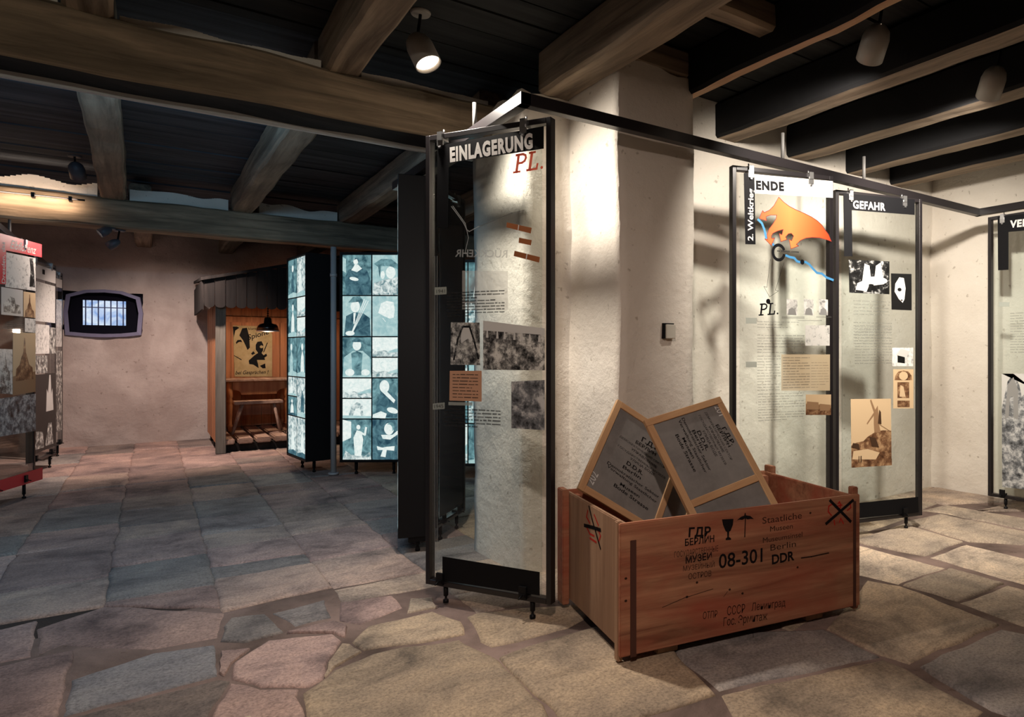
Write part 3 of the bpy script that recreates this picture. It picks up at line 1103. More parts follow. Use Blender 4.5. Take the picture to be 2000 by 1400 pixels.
op = [(415, 350), (455, 390), (500, 424), (560, 455), (620, 480), (680, 510), (725, 540), (762, 575), (785, 610), (815, 650), (838, 706), (800, 692), (740, 676), (680, 674), (630, 680), (590, 698), (556, 730), (575, 742),
      (513, 766), (497, 688), (518, 700), (534, 662), (515, 640), (492, 645), (470, 670), (482, 690), (432, 708), (418, 640), (440, 652), (450, 610), (405, 622), (368, 640), (355, 662), (358, 682), (382, 678),
      (355, 738), (303, 686), (325, 690), (321, 652), (338, 605), (370, 562), (392, 525), (398, 495), (350, 494), (312, 506), (316, 540), (258, 520), (285, 458), (298, 474), (340, 455), (375, 420)]
pp = [E2(*q) for q in op]
poly(p.bm, S2, pp, 0.001)
stroke(p.bm, S2, pp + pp[:1], 0.0035, 0.0014, 1)
p.done()
p = P2.part('river_line', ['blue'], 'blue winding river line')
stroke(p.bm, S2, [E2(*q) for q in ((250, 530), (280, 560), (300, 612), (314, 678))], 0.014, 0.0009)
p.done()
p = P2.part('river_line', ['blue'])
stroke(p.bm, S2, [E2(*q) for q in ((352, 712), (382, 742))], 0.012, 0.0009)
p.done()
p = P2.part('river_line', ['blue'])
stroke(p.bm, S2, [E2(*q) for q in ((472, 818), (505, 832), (540, 838), (562, 866), (590, 872), (632, 872), (660, 890), (690, 925), (722, 958), (762, 965), (800, 996), (852, 1016))], 0.014, 0.0009)
p.done()
p = P2.part('map_ring', ['ink'], 'black open ring of the map')
cc = E2(414, 795)
ro, ri = 0.048, 0.031
arc = [math.radians(20 + 330 * i / 28) for i in range(29)]
for a, b in zip(arc, arc[1:]):
    poly(p.bm, S2, [(cc[0] + r * math.cos(t), cc[1] + r * math.sin(t) * 1.12) for r, t in ((ri, a), (ro, a), (ro, b), (ri, b))], 0.0016)
p.done()
for q in ((604, 872), (330, 1188)):
    p = P2.part('map_dot', ['ink'])
    disc(p.bm, S2, E2(*q), 0.0145, 0.0155, 0.0018)
    p.done()
p = P2.part('arrow_outline', ['ink'], 'thin outlined arrow pointing down')
stroke(p.bm, S2, [E2(*q) for q in ((347, 850), (320, 1075), (295, 1068), (342, 1152), (413, 1104), (388, 1097), (457, 875))], 0.002, 0.001)
p.done()
p = P2.part('small_caption', ['textdark'])
ua, ub = E2(400, 795), E2(620, 780)
text_rows(p.bm, S2, ua[0], ua[1], ub[0], ub[1], 1, 0.002, 0, 2)
p.done()
p = P2.part('black_letters', ['ink'], 'slanted black letters PL')
serif_PL(p.bm, S2, E2(255, 1302), E2(412, 1290), 0.068, 0.001)
p.done()
por = [('e', 1, (0.5, 0.68, 0.17, 0.2)), ('p', 2, ((0.1, 0), (0.9, 0), (0.8, 0.36), (0.5, 0.48), (0.2, 0.36)))]
for k, (x0, x1) in enumerate(((478, 565), (617, 695), (738, 810))):
    photo(P2, ce, ((x0, 1296), (x1, 1300), (x1, 1174), (x0, 1168)), 'ph_light', por + ([('e', 3, (0.5, 0.86, 0.2, 0.07))] if k == 2 else []), ('ph_sky', 'ph_mid', 'ph_mid'), label=('pale portrait, first of three', 'pale portrait between two others', 'pale portrait with a cap')[k])
for x0, y0, x1, y1 in ((440, 1308, 622, 1328), (715, 1310, 838, 1318), (568, 1338, 760, 1346)):
    p = P2.part('caption_bar', ['textgrey'])
    p.px_poly([ce(*q) for q in R4(x0, y0, x1, y1)])
    p.done()
G2 = lambda x, y: S2.uv(*cg(x, y))
for k, (y0, y1, s_) in enumerate(((62, 97, '1945'), (323, 357, '1945'))):
    p = P2.part('year_tab', ['tab'])
    p.px_poly([cg(*q) for q in R4(172, y0, 237, y1)])
    p.done()
for x0, y0, x1, y1, n in ((240, 80, 500, 125, 3), (240, 158, 520, 275, 7), (240, 280, 380, 500, 13), (245, 500, 520, 680, 11)):
    p = P2.part('text_block', ['textgrey'])
    ua, ub = G2(x0, y1), G2(x1, y0)
    text_rows(p.bm, S2, ua[0], ua[1], ub[0], ub[1], n, 0.0008, 0, n, 0.3)
    p.done()
photo(P2, cg, R4(525, 107, 670, 228), 'ph_sketch', label='pale pencil sketch of a crowd')
p = P2.part('letter', ['letter', 'textgrey'], 'beige handwritten letter')
q = p.px_poly([cg(*k) for k in R4(383, 280, 672, 495)])
text_rows(p.bm, S2, q[0][0] + 0.01, q[0][1] + 0.01, q[0][0] + 0.2, q[3][1] - 0.01, 12, 0.0016, 1, 6, 0.3)
text_rows(p.bm, S2, q[0][0] + 0.21, q[0][1] + 0.01, q[1][0] - 0.01, q[3][1] - 0.04, 10, 0.0016, 1, 7, 0.16)
p.done()
bld = [('p', 1, ((0, 0.55), (1, 0.5), (1, 1), (0, 1))), ('p', 2, ((0, 0.28), (0.5, 0.25), (0.5, 0.62), (0.05, 0.66))), ('p', 2, ((0.55, 0.2), (0.95, 0.22), (0.95, 0.5), (0.55, 0.55)))]
photo(P2, cg, R4(528, 518, 678, 640), 'sepia_dark', bld, ('sepia', 'sepia_mid'), label='brown photograph of a town building')
p = P2.part('bottom_band', ['ink'])
rect(p.bm, S2, 0.05, 0.14, P2.w - 0.05, 0.24, 0.001)
p.done()

# ---- GEFAHR panel
P3 = Panel('display_panel', 'glass panel headed GEFAHR with a sepia windmill picture', (3.665, 2.775), (4.395, 2.59), 0.083, 2.325)
cf = crop(1400, 280, 3.3333)
S3 = P3.S
F3 = lambda x, y: S3.uv(*cf(x, y))
G3 = lambda x, y: S3.uv(*cg(x, y))
p = P3.part('title_band', ['ink'])
p.px_poly([cf(*q) for q in ((822, 325), (1287, 365), (1287, 466), (878, 435), (882, 735), (828, 735))], th=0.001)
band = p.done()
p = P3.part('title_lettering', ['white'], parent=band)
text(p.bm, S3, 'GEFAHR', F3(886, 421), F3(1096, 438), 0.052, 0.0028, bold=0.028, space=1.1)
p.done()
ph = [('p', 1, ((0.3, 0.2), (0.38, 0.9), (0.5, 0.85), (0.55, 0.3))), ('p', 1, ((0.6, 0.25), (0.66, 0.85), (0.78, 0.95), (0.86, 0.3))), ('p', 1, ((0.15, 0.1), (0.5, 0.05), (0.45, 0.45), (0.2, 0.3))), ('e', 1, (0.65, 0.4, 0.3, 0.12)), ('p', 2, ((0.42, 0.05), (0.55, 0.05), (0.5, 0.3)))]
photo(P3, cf, ((862, 972), (1123, 982), (1123, 768), (858, 757)), 'ph_dark', ph, ('ph_white', 'ph_black'), label='high contrast photograph of soldiers')
photo(P3, cf, ((1137, 1082), (1268, 1087), (1267, 850), (1133, 846)), 'ph_black', [('p', 1, ((0.2, 0.72), (0.4, 0.9), (0.62, 0.88), (0.7, 0.6), (0.64, 0.3), (0.55, 0.2), (0.36, 0.3), (0.16, 0.5))), ('e', 2, (0.4, 0.56, 0.1, 0.05)), ('e', 2, (0.5, 0.27, 0.05, 0.02))], ('ph_white', 'ph_black'),
      label='dark photograph of a pale face')
for fn, x0, y0, x1, y1, n in ((F3, 890, 1020, 1130, 1120, 5), (F3, 890, 1160, 1140, 1310, 8), (G3, 820, 110, 1040, 340, 14)):
    ua, ub = fn(x0, y1), fn(x1, y0)
    p = P3.part('text_block', ['textgrey'])
    text_rows(p.bm, S3, ua[0], ua[1], ub[0], ub[1], n, 0.0008, 0, n + 30, 0.3)
    p.done()
hs = [('p', 1, ((0.25, 0.2), (0.6, 0.15), (0.6, 0.55), (0.25, 0.65))), ('p', 2, ((0.2, 0.6), (0.4, 0.95), (0.85, 0.8), (0.62, 0.48)))]
photo(P3, cg, R4(1042, 240, 1166, 350), 'ph_light', hs, ('ph_black', 'ph_white'), label='small photograph of a house with a pale roof')
at = [('p', 1, ((0.06, 0.72), (0.94, 0.72), (0.9, 0.84), (0.75, 0.94), (0.5, 0.97), (0.25, 0.94), (0.1, 0.84))), ('e', 2, (0.5, 0.83, 0.22, 0.11)), ('p', 1, ((0.2, 0.27), (0.78, 0.27), (0.78, 0.67), (0.2, 0.67))), ('p', 2, ((0.3, 0.3), (0.6, 0.3), (0.5, 0.55), (0.35, 0.6))), ('p', 1, ((0.2, 0.04), (0.8, 0.04), (0.8, 0.2), (0.2, 0.2)))]
photo(P3, cg, R4(1048, 368, 1168, 601), 'sepia', at, ('sepia_dark', 'sepia'), label='tall sepia print with an arched top')
wm = [('p', 1, ((0, 0), (1, 0), (1, 0.52), (0.78, 0.53), (0.6, 0.51), (0.4, 0.44), (0.3, 0.38), (0.12, 0.36), (0, 0.32))), ('p', 2, ((0.02, 0.12), (0.6, 0.1), (0.7, 0.2), (0.4, 0.26), (0.05, 0.24))),
      ('p', 3, ((0.57, 0.5), (0.73, 0.5), (0.69, 0.62), (0.68, 0.78), (0.66, 0.9), (0.56, 0.8), (0.56, 0.63))), ('p', 4, ((0.66, 0.63), (0.75, 0.62), (0.74, 0.8), (0.7, 0.84))),
      ('p', 3, ((0.57, 0.79), (0.47, 0.98), (0.5, 0.99), (0.62, 0.8))), ('p', 3, ((0.55, 0.79), (0.38, 0.64), (0.4, 0.63), (0.58, 0.77))), ('s', 3, (((0.7, 0.62), (0.98, 0.51)), 0.003)),
      ('p', 4, ((0.5, 0.3), (0.68, 0.28), (0.6, 0.42), (0.45, 0.44))), ('p', 4, ((0, 0.3), (0.2, 0.26), (0.18, 0.34), (0.04, 0.36))), ('s', 4, (((0.18, 0.06), (0.18, 0.16)), 0.006)), ('s', 4, (((0.23, 0.05), (0.23, 0.16)), 0.008)),
      ('p', 1, ((0, 0), (1, 0), (1, 0.1), (0.6, 0.06), (0.2, 0.07), (0, 0.03)))]
photo(P3, cg, ((800, 953), (1038, 938), (1034, 543), (795, 545)), 'sepia', wm, ('sepia_dark', 'sepia', 'sepia_mid', 'sepia_ink'), label='large sepia print of a windmill on a hill')
p = P3.part('bottom_band', ['ink'])
p.px_poly([cg(*q) for q in ((790, 1258), (1196, 1218), (1196, 1126), (790, 1168))], th=0.001)
p.done()
p = P3.part('print_edge_line', ['textgrey'])
rect(p.bm, S3, 0.045, 0.14, 0.047, 1.3, 0.0006)
p.done()

# ---- the panel cut by the right border
P4 = Panel('display_panel', 'glass panel headed VER at the right border of the view', (5.42, 2.62), (5.42, 1.92), 0.083, 2.325)
S4 = P4.S
c9 = crop(1900, 380, 2.26)
p = P4.part('title_band', ['ink'])
p.px_poly([c9(*q) for q in ((110, 97), (330, 75), (330, 150), (158, 165), (158, 332), (112, 334))], th=0.001)
band = p.done()
p = P4.part('title_lettering', ['white'], parent=band)
text(p.bm, S4, 'VER', S4.uv(*c9(164, 146)), S4.uv(*c9(248, 137)), 0.055, 0.0028, bold=0.042, space=1.1)
p.done()
p = P4.part('year_tab', ['tab'])
p.px_poly([c9(*q) for q in R4(115, 474, 162, 494)])
p.done()
p = P4.part('text_block', ['textgrey'])
ua, ub = S4.uv(*c9(165, 700)), S4.uv(*c9(330, 510))
text_rows(p.bm, S4, ua[0], ua[1], ub[0], ub[1], 16, 0.0008, 0, 77, 0.3)
p.done()
ruin = [('p', 1, ((0, 0.7), (0.1, 0.93), (0.2, 1), (0.3, 0.9), (0.34, 0.8), (0.5, 0.88), (0.5, 1), (0, 1))), ('p', 2, ((0.05, 0.6), (0.1, 0.9), (0.2, 0.97), (0.28, 0.86), (0.28, 0.6), (0.2, 0.62), (0.2, 0.8), (0.14, 0.8), (0.12, 0.62)))]
photo(P4, c9, ((130, 1290), (400, 1320), (400, 790), (128, 790)), 'ph_rubble', ruin, ('ph_sky', 'ph_mid'), label='grey photograph of a ruined church in rubble')

# ---- left row of panels
P5 = Panel('display_panel', 'glass panel with red header reading Elbflorenz at the left border', (-1.035, 7.03), (-0.83, 7.74), 0.13, 2.18, foot_in=0.14)
S5 = P5.S
c5 = crop(0, 440, 5.0)
c6 = crop(0, 700, 4.667)
p = P5.part('title_band', ['red'])
p.px_poly([c5(*q) for q in ((-30, 68), (405, 186), (405, 312), (57, 245), (55, 575), (-30, 572))], th=0.001)
band = p.done()
p = P5.part('title_lettering', ['white'], parent=band)
text(p.bm, S5, 'Elbflorenz', S5.uv(*c5(95, 222)), S5.uv(*c5(352, 283)), 0.07, 0.0028, bold=0.012, shear=0.4)
p.done()
p = P5.part('side_lettering', ['white'], parent=band)
text(p.bm, S5, 'Dresden, das', S5.uv(*c5(46, 568)), S5.uv(*c5(44, 165)), 0.05, 0.0028, bold=0.01)
p.done()
tower = [('p', 1, ((0.1, 0), (0.9, 0), (0.86, 0.26), (0.7, 0.34), (0.62, 0.5), (0.56, 0.6), (0.52, 0.92), (0.48, 0.92), (0.44, 0.6), (0.36, 0.5), (0.28, 0.34), (0.14, 0.26)))]
photo(P5, c5, ((50, 600), (345, 640), (345, 320), (60, 262)), 'ph_sketch', [('p', 1, ((0, 0), (1, 0), (1, 0.14), (0.75, 0.2), (0.5, 0.16), (0.45, 0.32), (0.4, 0.2), (0.2, 0.3), (0, 0.24))), ('p', 2, ((0.78, 0.1), (0.98, 0.1), (0.95, 0.5), (0.9, 0.98), (0.78, 0.96), (0.82, 0.6)))], ('ph_light', 'ph_dark'), label='pale old view of a town with a dark tree')
photo(P5, c5, ((10, 870), (222, 890), (222, 635), (10, 600)), 'ph_white', [('p', 1, ((0.1, 0.1), (0.9, 0.08), (0.85, 0.4), (0.65, 0.45), (0.6, 0.65), (0.4, 0.7), (0.25, 0.55), (0.1, 0.42)))], ('ph_grey',), label='photograph of a domed palace gate')
photo(P5, c5, ((228, 893), (345, 905), (345, 662), (228, 645)), 'sepia', tower, ('sepia_dark',), label='small sepia photograph of a spire')
p = P5.part('text_block', ['textgrey'])
ua, ub = S5.uv(*c5(70, 1035)), S5.uv(*c5(230, 950))
text_rows(p.bm, S5, ua[0], ua[1], ub[0], ub[1], 5, 0.0008, 0, 9, 0.35)
p.done()
photo(P5, c5, ((242, 1040), (345, 1050), (345, 915), (242, 905)), 'ph_light', label='small pale photograph at the frame edge')
photo(P5, c5, ((123, 1660), (345, 1625), (345, 1052), (125, 1048)), 'sepia', [('p', 2, ((0, 0), (1, 0), (1, 0.35), (0, 0.3)))] + [(k, m_, [(x, 0.22 + y * 0.76) for x, y in d]) for k, m_, d in tower], ('sepia_dark', 'sepia_mid'), label='large sepia photograph of a church tower')
photo(P5, c5, ((-20, 1640), (120, 1650), (120, 1210), (-20, 1205)), 'ph_light', [('p', 1, ((0.1, 0), (0.9, 0), (0.8, 0.5), (0.6, 0.6), (0.5, 0.92), (0.4, 0.6), (0.2, 0.5)))], ('ph_grey',), label='pale photograph of a church front')
photo(P5, c6, ((-20, 715), (325, 660), (325, 320), (-20, 368)), 'ph_rubble', label='wide blue grey photograph of a crowd')
p = P5.part('bottom_band', ['red'])
p.px_poly([c6(*q) for q in ((-20, 1222), (386, 1100), (386, 992), (-20, 1115))], th=0.001)
p.done()

P6 = Panel('display_panel', 'second glass panel of the left row showing a white spire on black', (-0.975, 8.80), (-0.86, 9.60), 0.13, 2.18, foot_in=0.14)
S6 = P6.S
p = P6.part('title_band', ['white', 'ink'])
u = P6.w
rect(p.bm, S6, 0.05, 1.98, u - 0.04, 2.12, 0.001)
rect(p.bm, S6, 0.32, 2.04, 0.4, 2.09, 0.0016, 1)
p.done()


def uvphoto(P, u0, v0, u1, v1, mat, shapes=(), extra=(), label=None, name='photograph'):
    pt = P.part(name, [mat] + list(extra), label)
    q = [Vector(t) for t in ((u0, v0), (u1, v0), (u1, v1), (u0, v1))]
    plate(pt.bm, P.S, q, 0.0008, 0.0006)
    for i, (k, mi, data) in enumerate(shapes):
        poly(pt.bm, P.S, [(u0 + (u1 - u0) * a, v0 + (v1 - v0) * b) for a, b in data], 0.0018 + 0.0003 * i, mi)
    pt.done()


uvphoto(P6, 0.05, 1.55, u - 0.06, 1.95, 'ph_sketch', label='pale city view')
uvphoto(P6, 0.05, 1.22, u - 0.26, 1.52, 'ph_light', label='pale street photograph')
uvphoto(P6, u - 0.25, 1.22, u - 0.05, 1.50, 'ph_grey', label='narrow grey photograph')
uvphoto(P6, 0.05, 1.02, u * 0.6, 1.2, 'ph_grey', label='grey text sheet')
uvphoto(P6, 0.05, 0.22, u - 0.05, 1.01, 'ph_black', [('p', 1, ((0.55, 0.5), (0.9, 0.5), (0.85, 0.8), (0.8, 0.72), (0.76, 0.98), (0.7, 0.98), (0.64, 0.74), (0.58, 0.8))), ('p', 2, ((0.05, 0.05), (0.45, 0.04), (0.4, 0.25), (0.1, 0.28))), ('p', 2, ((0.5, 0.05), (0.9, 0.04), (0.8, 0.34), (0.65, 0.34)))], ('ph_white', 'ph_grey'),
        label='black print with a white church spire')

P7 = Panel('display_panel', 'narrow looking third panel of the left row nearest the barred window', (-0.955, 10.05), (-0.885, 10.55), 0.13, 2.18, foot_in=0.12)
p = P7.part('title_band', ['white'])
rect(p.bm, P7.S, 0.05, 2.0, P7.w - 0.05, 2.1, 0.001)
p.done()
uvphoto(P7, 0.06, 1.3, P7.w - 0.06, 1.85, 'ph_light', label='pale photograph')
uvphoto(P7, 0.06, 0.3, P7.w - 0.06, 1.25, 'ph_grey', label='grey photograph')

# ---- dark panel behind the front glass
P8 = Panel('display_panel', 'dark bluish panel with a bright frame seen through the front glass', (1.475, 4.23), (1.80, 4.58), 0.10, 2.33, foot_in=0.1)
p = P8.part('backing', ['lampdark'])
plate(p.bm, P8.S, [(0.04, 0.16), (P8.w - 0.04, 0.16), (P8.w - 0.04, 2.27), (0.04, 2.27)], -0.006, 0.002)
p.done()
p = P8.part('edge_strip', ['rod'], 'bright metal edge strip')
rect(p.bm, P8.S, 0.0, 0.10, P8.w, 0.118, 0.0)
rect(p.bm, P8.S, P8.w - 0.018, 0.118, P8.w, 2.33, 0.0)
rect(p.bm, P8.S, 0.0, 2.31, P8.w - 0.02, 2.33, 0.0)
p.done()


# ------------------------------------------------------------------ rails that carry the panels
def rail(name, label, pts, z, stubs, wd=0.05, ht=0.055):
    o = thing(name, label, 'rail', (pts[0][0], pts[0][1], z))
    base = Vector((*pts[0], z))
    bm = bmesh.new()
    for a, b in zip(pts, pts[1:]):
        a, b = Vector((*a, z)) - base, Vector((*b, z)) - base
        d = (b - a).normalized()
        mw = Matrix.Translation(a) @ Matrix.Rotation(math.atan2(d.y, d.x), 4, 'Z')
        box(bm, (-wd / 2, -wd / 2, 0), ((b - a).length + wd / 2, wd / 2, ht), 0, mw)
    bevel_all(bm, 0.002)
    link('rail_bar', bm, 'bar', o)
    for x, y, h in stubs:
        bm = bmesh.new()
        tube(bm, Vector((x, y, z + ht - 0.005)) - base, Vector((x, y, z + ht + h)) - base, 0.011, n=12)
        link('hanger_rod', bm, 'rod', o)
    return o


RZ = 2.345
rail('hanging_rail', 'black steel rail running round the pillar above the glass panels', [(1.336, 4.6), (1.336, 2.69), (5.40, 2.69), (5.40, -0.5)], RZ,
     [(1.336, 3.25, 0.13), (3.05, 2.69, 0.16), (3.86, 2.69, 0.16), (5.40, 1.2, 0.3)])
rail('hanging_rail', 'black steel rail above the left row of panels', [(-1.02, 6.2), (-1.02, 10.7)], 2.24, [(-1.02, 8.0, 0.12), (-1.02, 10.0, 0.12)], 0.045, 0.05)


# ------------------------------------------------------------------ light boxes
def picture(bm, S, u0, v0, u1, v1, style, r):
    """one backlit transparency; every shape is a generic figure"""
    W, H = u1 - u0, v1 - v0

    def T(x, y):
        return (u0 + W * x, v0 + H * y)

    def p(pts, mi, k):
        poly(bm, S, [T(*q) for q in pts], 0.001 + 0.0004 * k, mi)

    def e(x, y, rx, ry, mi, k, rot=0.0):
        disc(bm, S, T(x, y), rx * W, ry * H, 0.001 + 0.0004 * k, mi, 20, rot)
    # materials: 0 light 1 mid 2 teal 3 dark 4 mixed
    if style == 'lady':
        rect(bm, S, u0, v0, u1, v1, 0.001, 2)
        p(((0, 0.6), (0.12, 0.55), (0.12, 0.9), (0, 0.95)), 1, 1)
        p(((0.12, 0), (0.92, 0), (0.96, 0.42), (0.85, 0.62), (0.62, 0.68), (0.4, 0.68), (0.18, 0.62), (0.08, 0.4)), 3, 2)
        p(((0.3, 0.62), (0.38, 0.7), (0.42, 0.76), (0.54, 0.76), (0.62, 0.7), (0.68, 0.66), (0.5, 0.57)), 0, 3)
        e(0.46, 0.84, 0.085, 0.085, 0, 4)
        p(((0.38, 0.86), (0.44, 0.93), (0.56, 0.92), (0.6, 0.84), (0.55, 0.82), (0.5, 0.9), (0.42, 0.88)), 3, 5)
        e(0.4, 0.4, 0.16, 0.045, 0, 4, -0.2)
    elif style == 'hat':
        rect(bm, S, u0, v0, u1, v1, 0.001, 1)
        p(((0.05, 0.3), (0.0, 0.0), (1, 0), (1, 0.5), (0.75, 0.42), (0.5, 0.4)), 4, 1)
        p(((0.05, 0.78), (0.3, 0.9), (0.65, 0.9), (0.98, 0.72), (0.92, 0.64), (0.6, 0.72), (0.3, 0.72), (0.25, 0.42), (0.2, 0.7)), 2, 2)
        e(0.64, 0.56, 0.17, 0.15, 0, 3)
        e(0.36, 0.5, 0.07, 0.1, 0, 3)
    elif style == 'archer':
        rect(bm, S, u0, v0, u1, v1, 0.001, 1)
        p(((0.05, 0), (0.98, 0), (0.95, 0.45), (0.7, 0.58), (0.4, 0.6), (0.12, 0.5)), 3, 1)
        e(0.44, 0.74, 0.16, 0.15, 0, 2)
        p(((0.2, 0.84), (0.36, 0.98), (0.6, 1.0), (0.72, 0.9), (0.66, 0.68), (0.56, 0.86), (0.32, 0.84)), 2, 3)
        for k in range(3):
            stroke(bm, S, [T(0.32, 0.05 + 0.02 * k), T(0.9 - 0.07 * k, 0.88 + 0.02 * k)], W * 0.025, 0.0026 + 0.0002 * k, 0)
        e(0.26, 0.07, 0.16, 0.06, 0, 5)
        p(((0.38, 0.58), (0.46, 0.58), (0.42, 0.32), (0.38, 0.3)), 0, 4)
    elif style == 'profile':
        rect(bm, S, u0, v0, u1, v1, 0.001, 1)
        p(((0.1, 0), (0.95, 0), (0.9, 0.3), (0.62, 0.45), (0.35, 0.45), (0.15, 0.3)), 1, 1)
        p(((0.2, 0.58), (0.3, 0.82), (0.5, 0.88), (0.74, 0.85), (0.78, 0.65), (0.74, 0.46), (0.6, 0.44), (0.4, 0.5)), 0, 2)
        stroke(bm, S, [T(0.36, 0.45), T(0.46, 0.36)], W * 0.02, 0.0024, 0)
    elif style == 'robe':
        rect(bm, S, u0, v0, u1, v1, 0.001, 2)
        p(((0, 0), (1, 0), (0.95, 0.5), (0.7, 0.66), (0.35, 0.66), (0.05, 0.5)), 1, 1)
        p(((0.35, 0.05), (0.65, 0.05), (0.7, 0.6), (0.5, 0.66), (0.3, 0.6)), 2, 2)
        e(0.5, 0.8, 0.15, 0.13, 0, 3)
        p(((0.3, 0.9), (0.5, 0.99), (0.72, 0.9), (0.62, 0.88), (0.4, 0.88)), 3, 4)
        e(0.25, 0.12, 0.16, 0.09, 0, 3)
        e(0.8, 0.12, 0.15, 0.08, 0, 3)
    elif style == 'land':
        rect(bm, S, u0, v0, u1, v1, 0.001, 0)
        p(((0, 0), (1, 0), (1, 0.3), (0.7, 0.22), (0.4, 0.34), (0.15, 0.26), (0, 0.4)), 4, 1)
        p(((0.5, 0.2), (1, 0.25), (1, 0.5), (0.85, 0.42), (0.6, 0.3)), 1, 2)
    elif style == 'beast':
        rect(bm, S, u0, v0, u1, v1, 0.001, 0)
        p(((0.2, 0.1), (0.35, 0.1), (0.45, 0.5), (0.6, 0.55), (0.64, 0.12), (0.72, 0.14), (0.7, 0.7), (0.5, 0.85), (0.3, 0.6)), 4, 1)
        p(((0, 0), (1, 0), (1, 0.12), (0, 0.16)), 1, 2)
    elif style == 'sitter':
        rect(bm, S, u0, v0, u1, v1, 0.001, 2)
        p(((0.1, 0.05), (0.95, 0), (0.92, 0.5), (0.75, 0.64), (0.3, 0.66), (0.15, 0.4)), 3, 1)
        p(((0.34, 0.66), (0.5, 0.68), (0.8, 0.46), (0.75, 0.38), (0.6, 0.48)), 0, 2)
        e(0.42, 0.8, 0.17, 0.16, 0, 3)
        p(((0.0, 0.02), (0.45, 0.0), (0.5, 0.12), (0.3, 0.18), (0.02, 0.1)), 0, 4)
        e(0.7, 0.2, 0.2, 0.07, 0, 4, -0.3)
    elif style == 'dancer':
        rect(bm, S, u0, v0, u1, v1, 0.001, 2)
        p(((0, 0.45), (0.3, 0.55), (0.3, 0.95), (0, 1)), 0, 1)
        p(((0.42, 0.1), (0.65, 0.08), (0.72, 0.5), (0.66, 0.7), (0.5, 0.74), (0.38, 0.55)), 0, 2)
        e(0.55, 0.81, 0.07, 0.06, 0, 3)
        stroke(bm, S, [T(0.62, 0.68), T(0.78, 0.62), T(0.82, 0.8)], W * 0.07, 0.0022, 0)
        p(((0, 0), (1, 0), (0.95, 0.2), (0.8, 0.1), (0.3, 0.12), (0.1, 0.22)), 4, 1)
    elif style == 'cap':
        rect(bm, S, u0, v0, u1, v1, 0.001, 3)
        p(((0.3, 0.62), (0.36, 0.52), (0.62, 0.5), (0.9, 0.64), (1, 0.7), (0.86, 0.72), (0.7, 0.62), (0.5, 0.62)), 0, 2)
        e(0.58, 0.77, 0.17, 0.15, 0, 3)
        e(0.64, 0.82, 0.13, 0.12, 2, 4)
        e(0.57, 0.76, 0.13, 0.12, 0, 5)
        p(((0.15, 0.34), (0.34, 0.3), (0.5, 0.32), (0.78, 0.34), (0.76, 0.22), (0.5, 0.24), (0.46, 0.06), (0.28, 0.08), (0.36, 0.24), (0.18, 0.24)), 0, 2)
    elif style == 'nude':
        rect(bm, S, u0, v0, u1, v1, 0.001, 2)
        p(((0.2, 0.1), (0.36, 0.1), (0.45, 0.4), (0.6, 0.1), (0.74, 0.12), (0.7, 0.5), (0.66, 0.75), (0.4, 0.78), (0.3, 0.55)), 0, 1)
        e(0.55, 0.84, 0.1, 0.08, 0, 2)
    else:
        rect(bm, S, u0, v0, u1, v1, 0.001, 4 if r.random() < 0.5 else 2)
        x = r.uniform(0.35, 0.6)
        p(((x - 0.2, 0.05), (x + 0.2, 0.05), (x + 0.16, 0.5), (x, 0.68), (x - 0.14, 0.5)), r.choice((0, 1, 3)), 1)
        e(x, 0.76, 0.11, 0.09, 0, 2)
        p(((0, 0), (1, 0), (1, 0.1), (0.6, 0.14), (0, 0.08)), r.choice((1, 3)), 3)


GLOW = ['g_light', 'g_mid', 'g_teal', 'g_dark', 'g_mixed']


def light_box(name, label, A, B, z0, z1, depth, cells, seed, feet=True):
    """black case; A to B is the lit face seen from the viewer, its depth goes away behind"""
    A, B = Vector(A), Vector(B)
    d = B - A
    wd = d.length
    t = thing(name, label, 'light box', (A.x, A.y, 0), math.atan2(d.y, d.x), 'backlit picture boxes')
    S = Surf(t, (0, 0, 0), (1, 0, 0), (0, 0, 1))
    bm = bmesh.new()
    box(bm, (0, 0, z0), (wd, depth, z1))
    if cells:
        us = sorted({round(c[0], 4) for c in cells} | {round(c[2], 4) for c in cells})
        # cover strip frame around the lit pictures
        u_lo, u_hi = us[0], us[-1]
        v_lo, v_hi = min(c[1] for c in cells), max(c[3] for c in cells)
        for a, b in (((0, -0.012, z0), (u_lo, 0, z1)), ((u_hi, -0.012, z0), (wd, 0, z1)), ((u_lo, -0.012, z0), (u_hi, 0, v_lo)), ((u_lo, -0.012, v_hi), (u_hi, 0, z1))):
            if abs(a[0] - b[0]) > 0.001 and abs(a[2] - b[2]) > 0.001:
                box(bm, a, b)
    link('case', bm, 'black', t)
    r = random.Random(seed)
    for u0, v0, u1, v1, st in cells:
        g = 0.006
        bm = bmesh.new()
        picture(bm, S, u0 + g, v0 + g, u1 - g, v1 - g, st, r)
        link('backlit_picture', bm, GLOW, t)
    for x in (wd * 0.2, wd * 0.8):
        bm = bmesh.new()
        lathe(bm, [(0.016, z0 + 0.004), (0.016, 0.04), (0.007, 0.035), (0.016, 0.012), (0.016, 0.0)], 10, Matrix.Translation((x, depth * 0.4, 0)))
        link('foot', bm, 'black', t)
    return t


zt, zb = 2.24, 0.13
rows = [1.0 - i / 5 for i in range(6)]


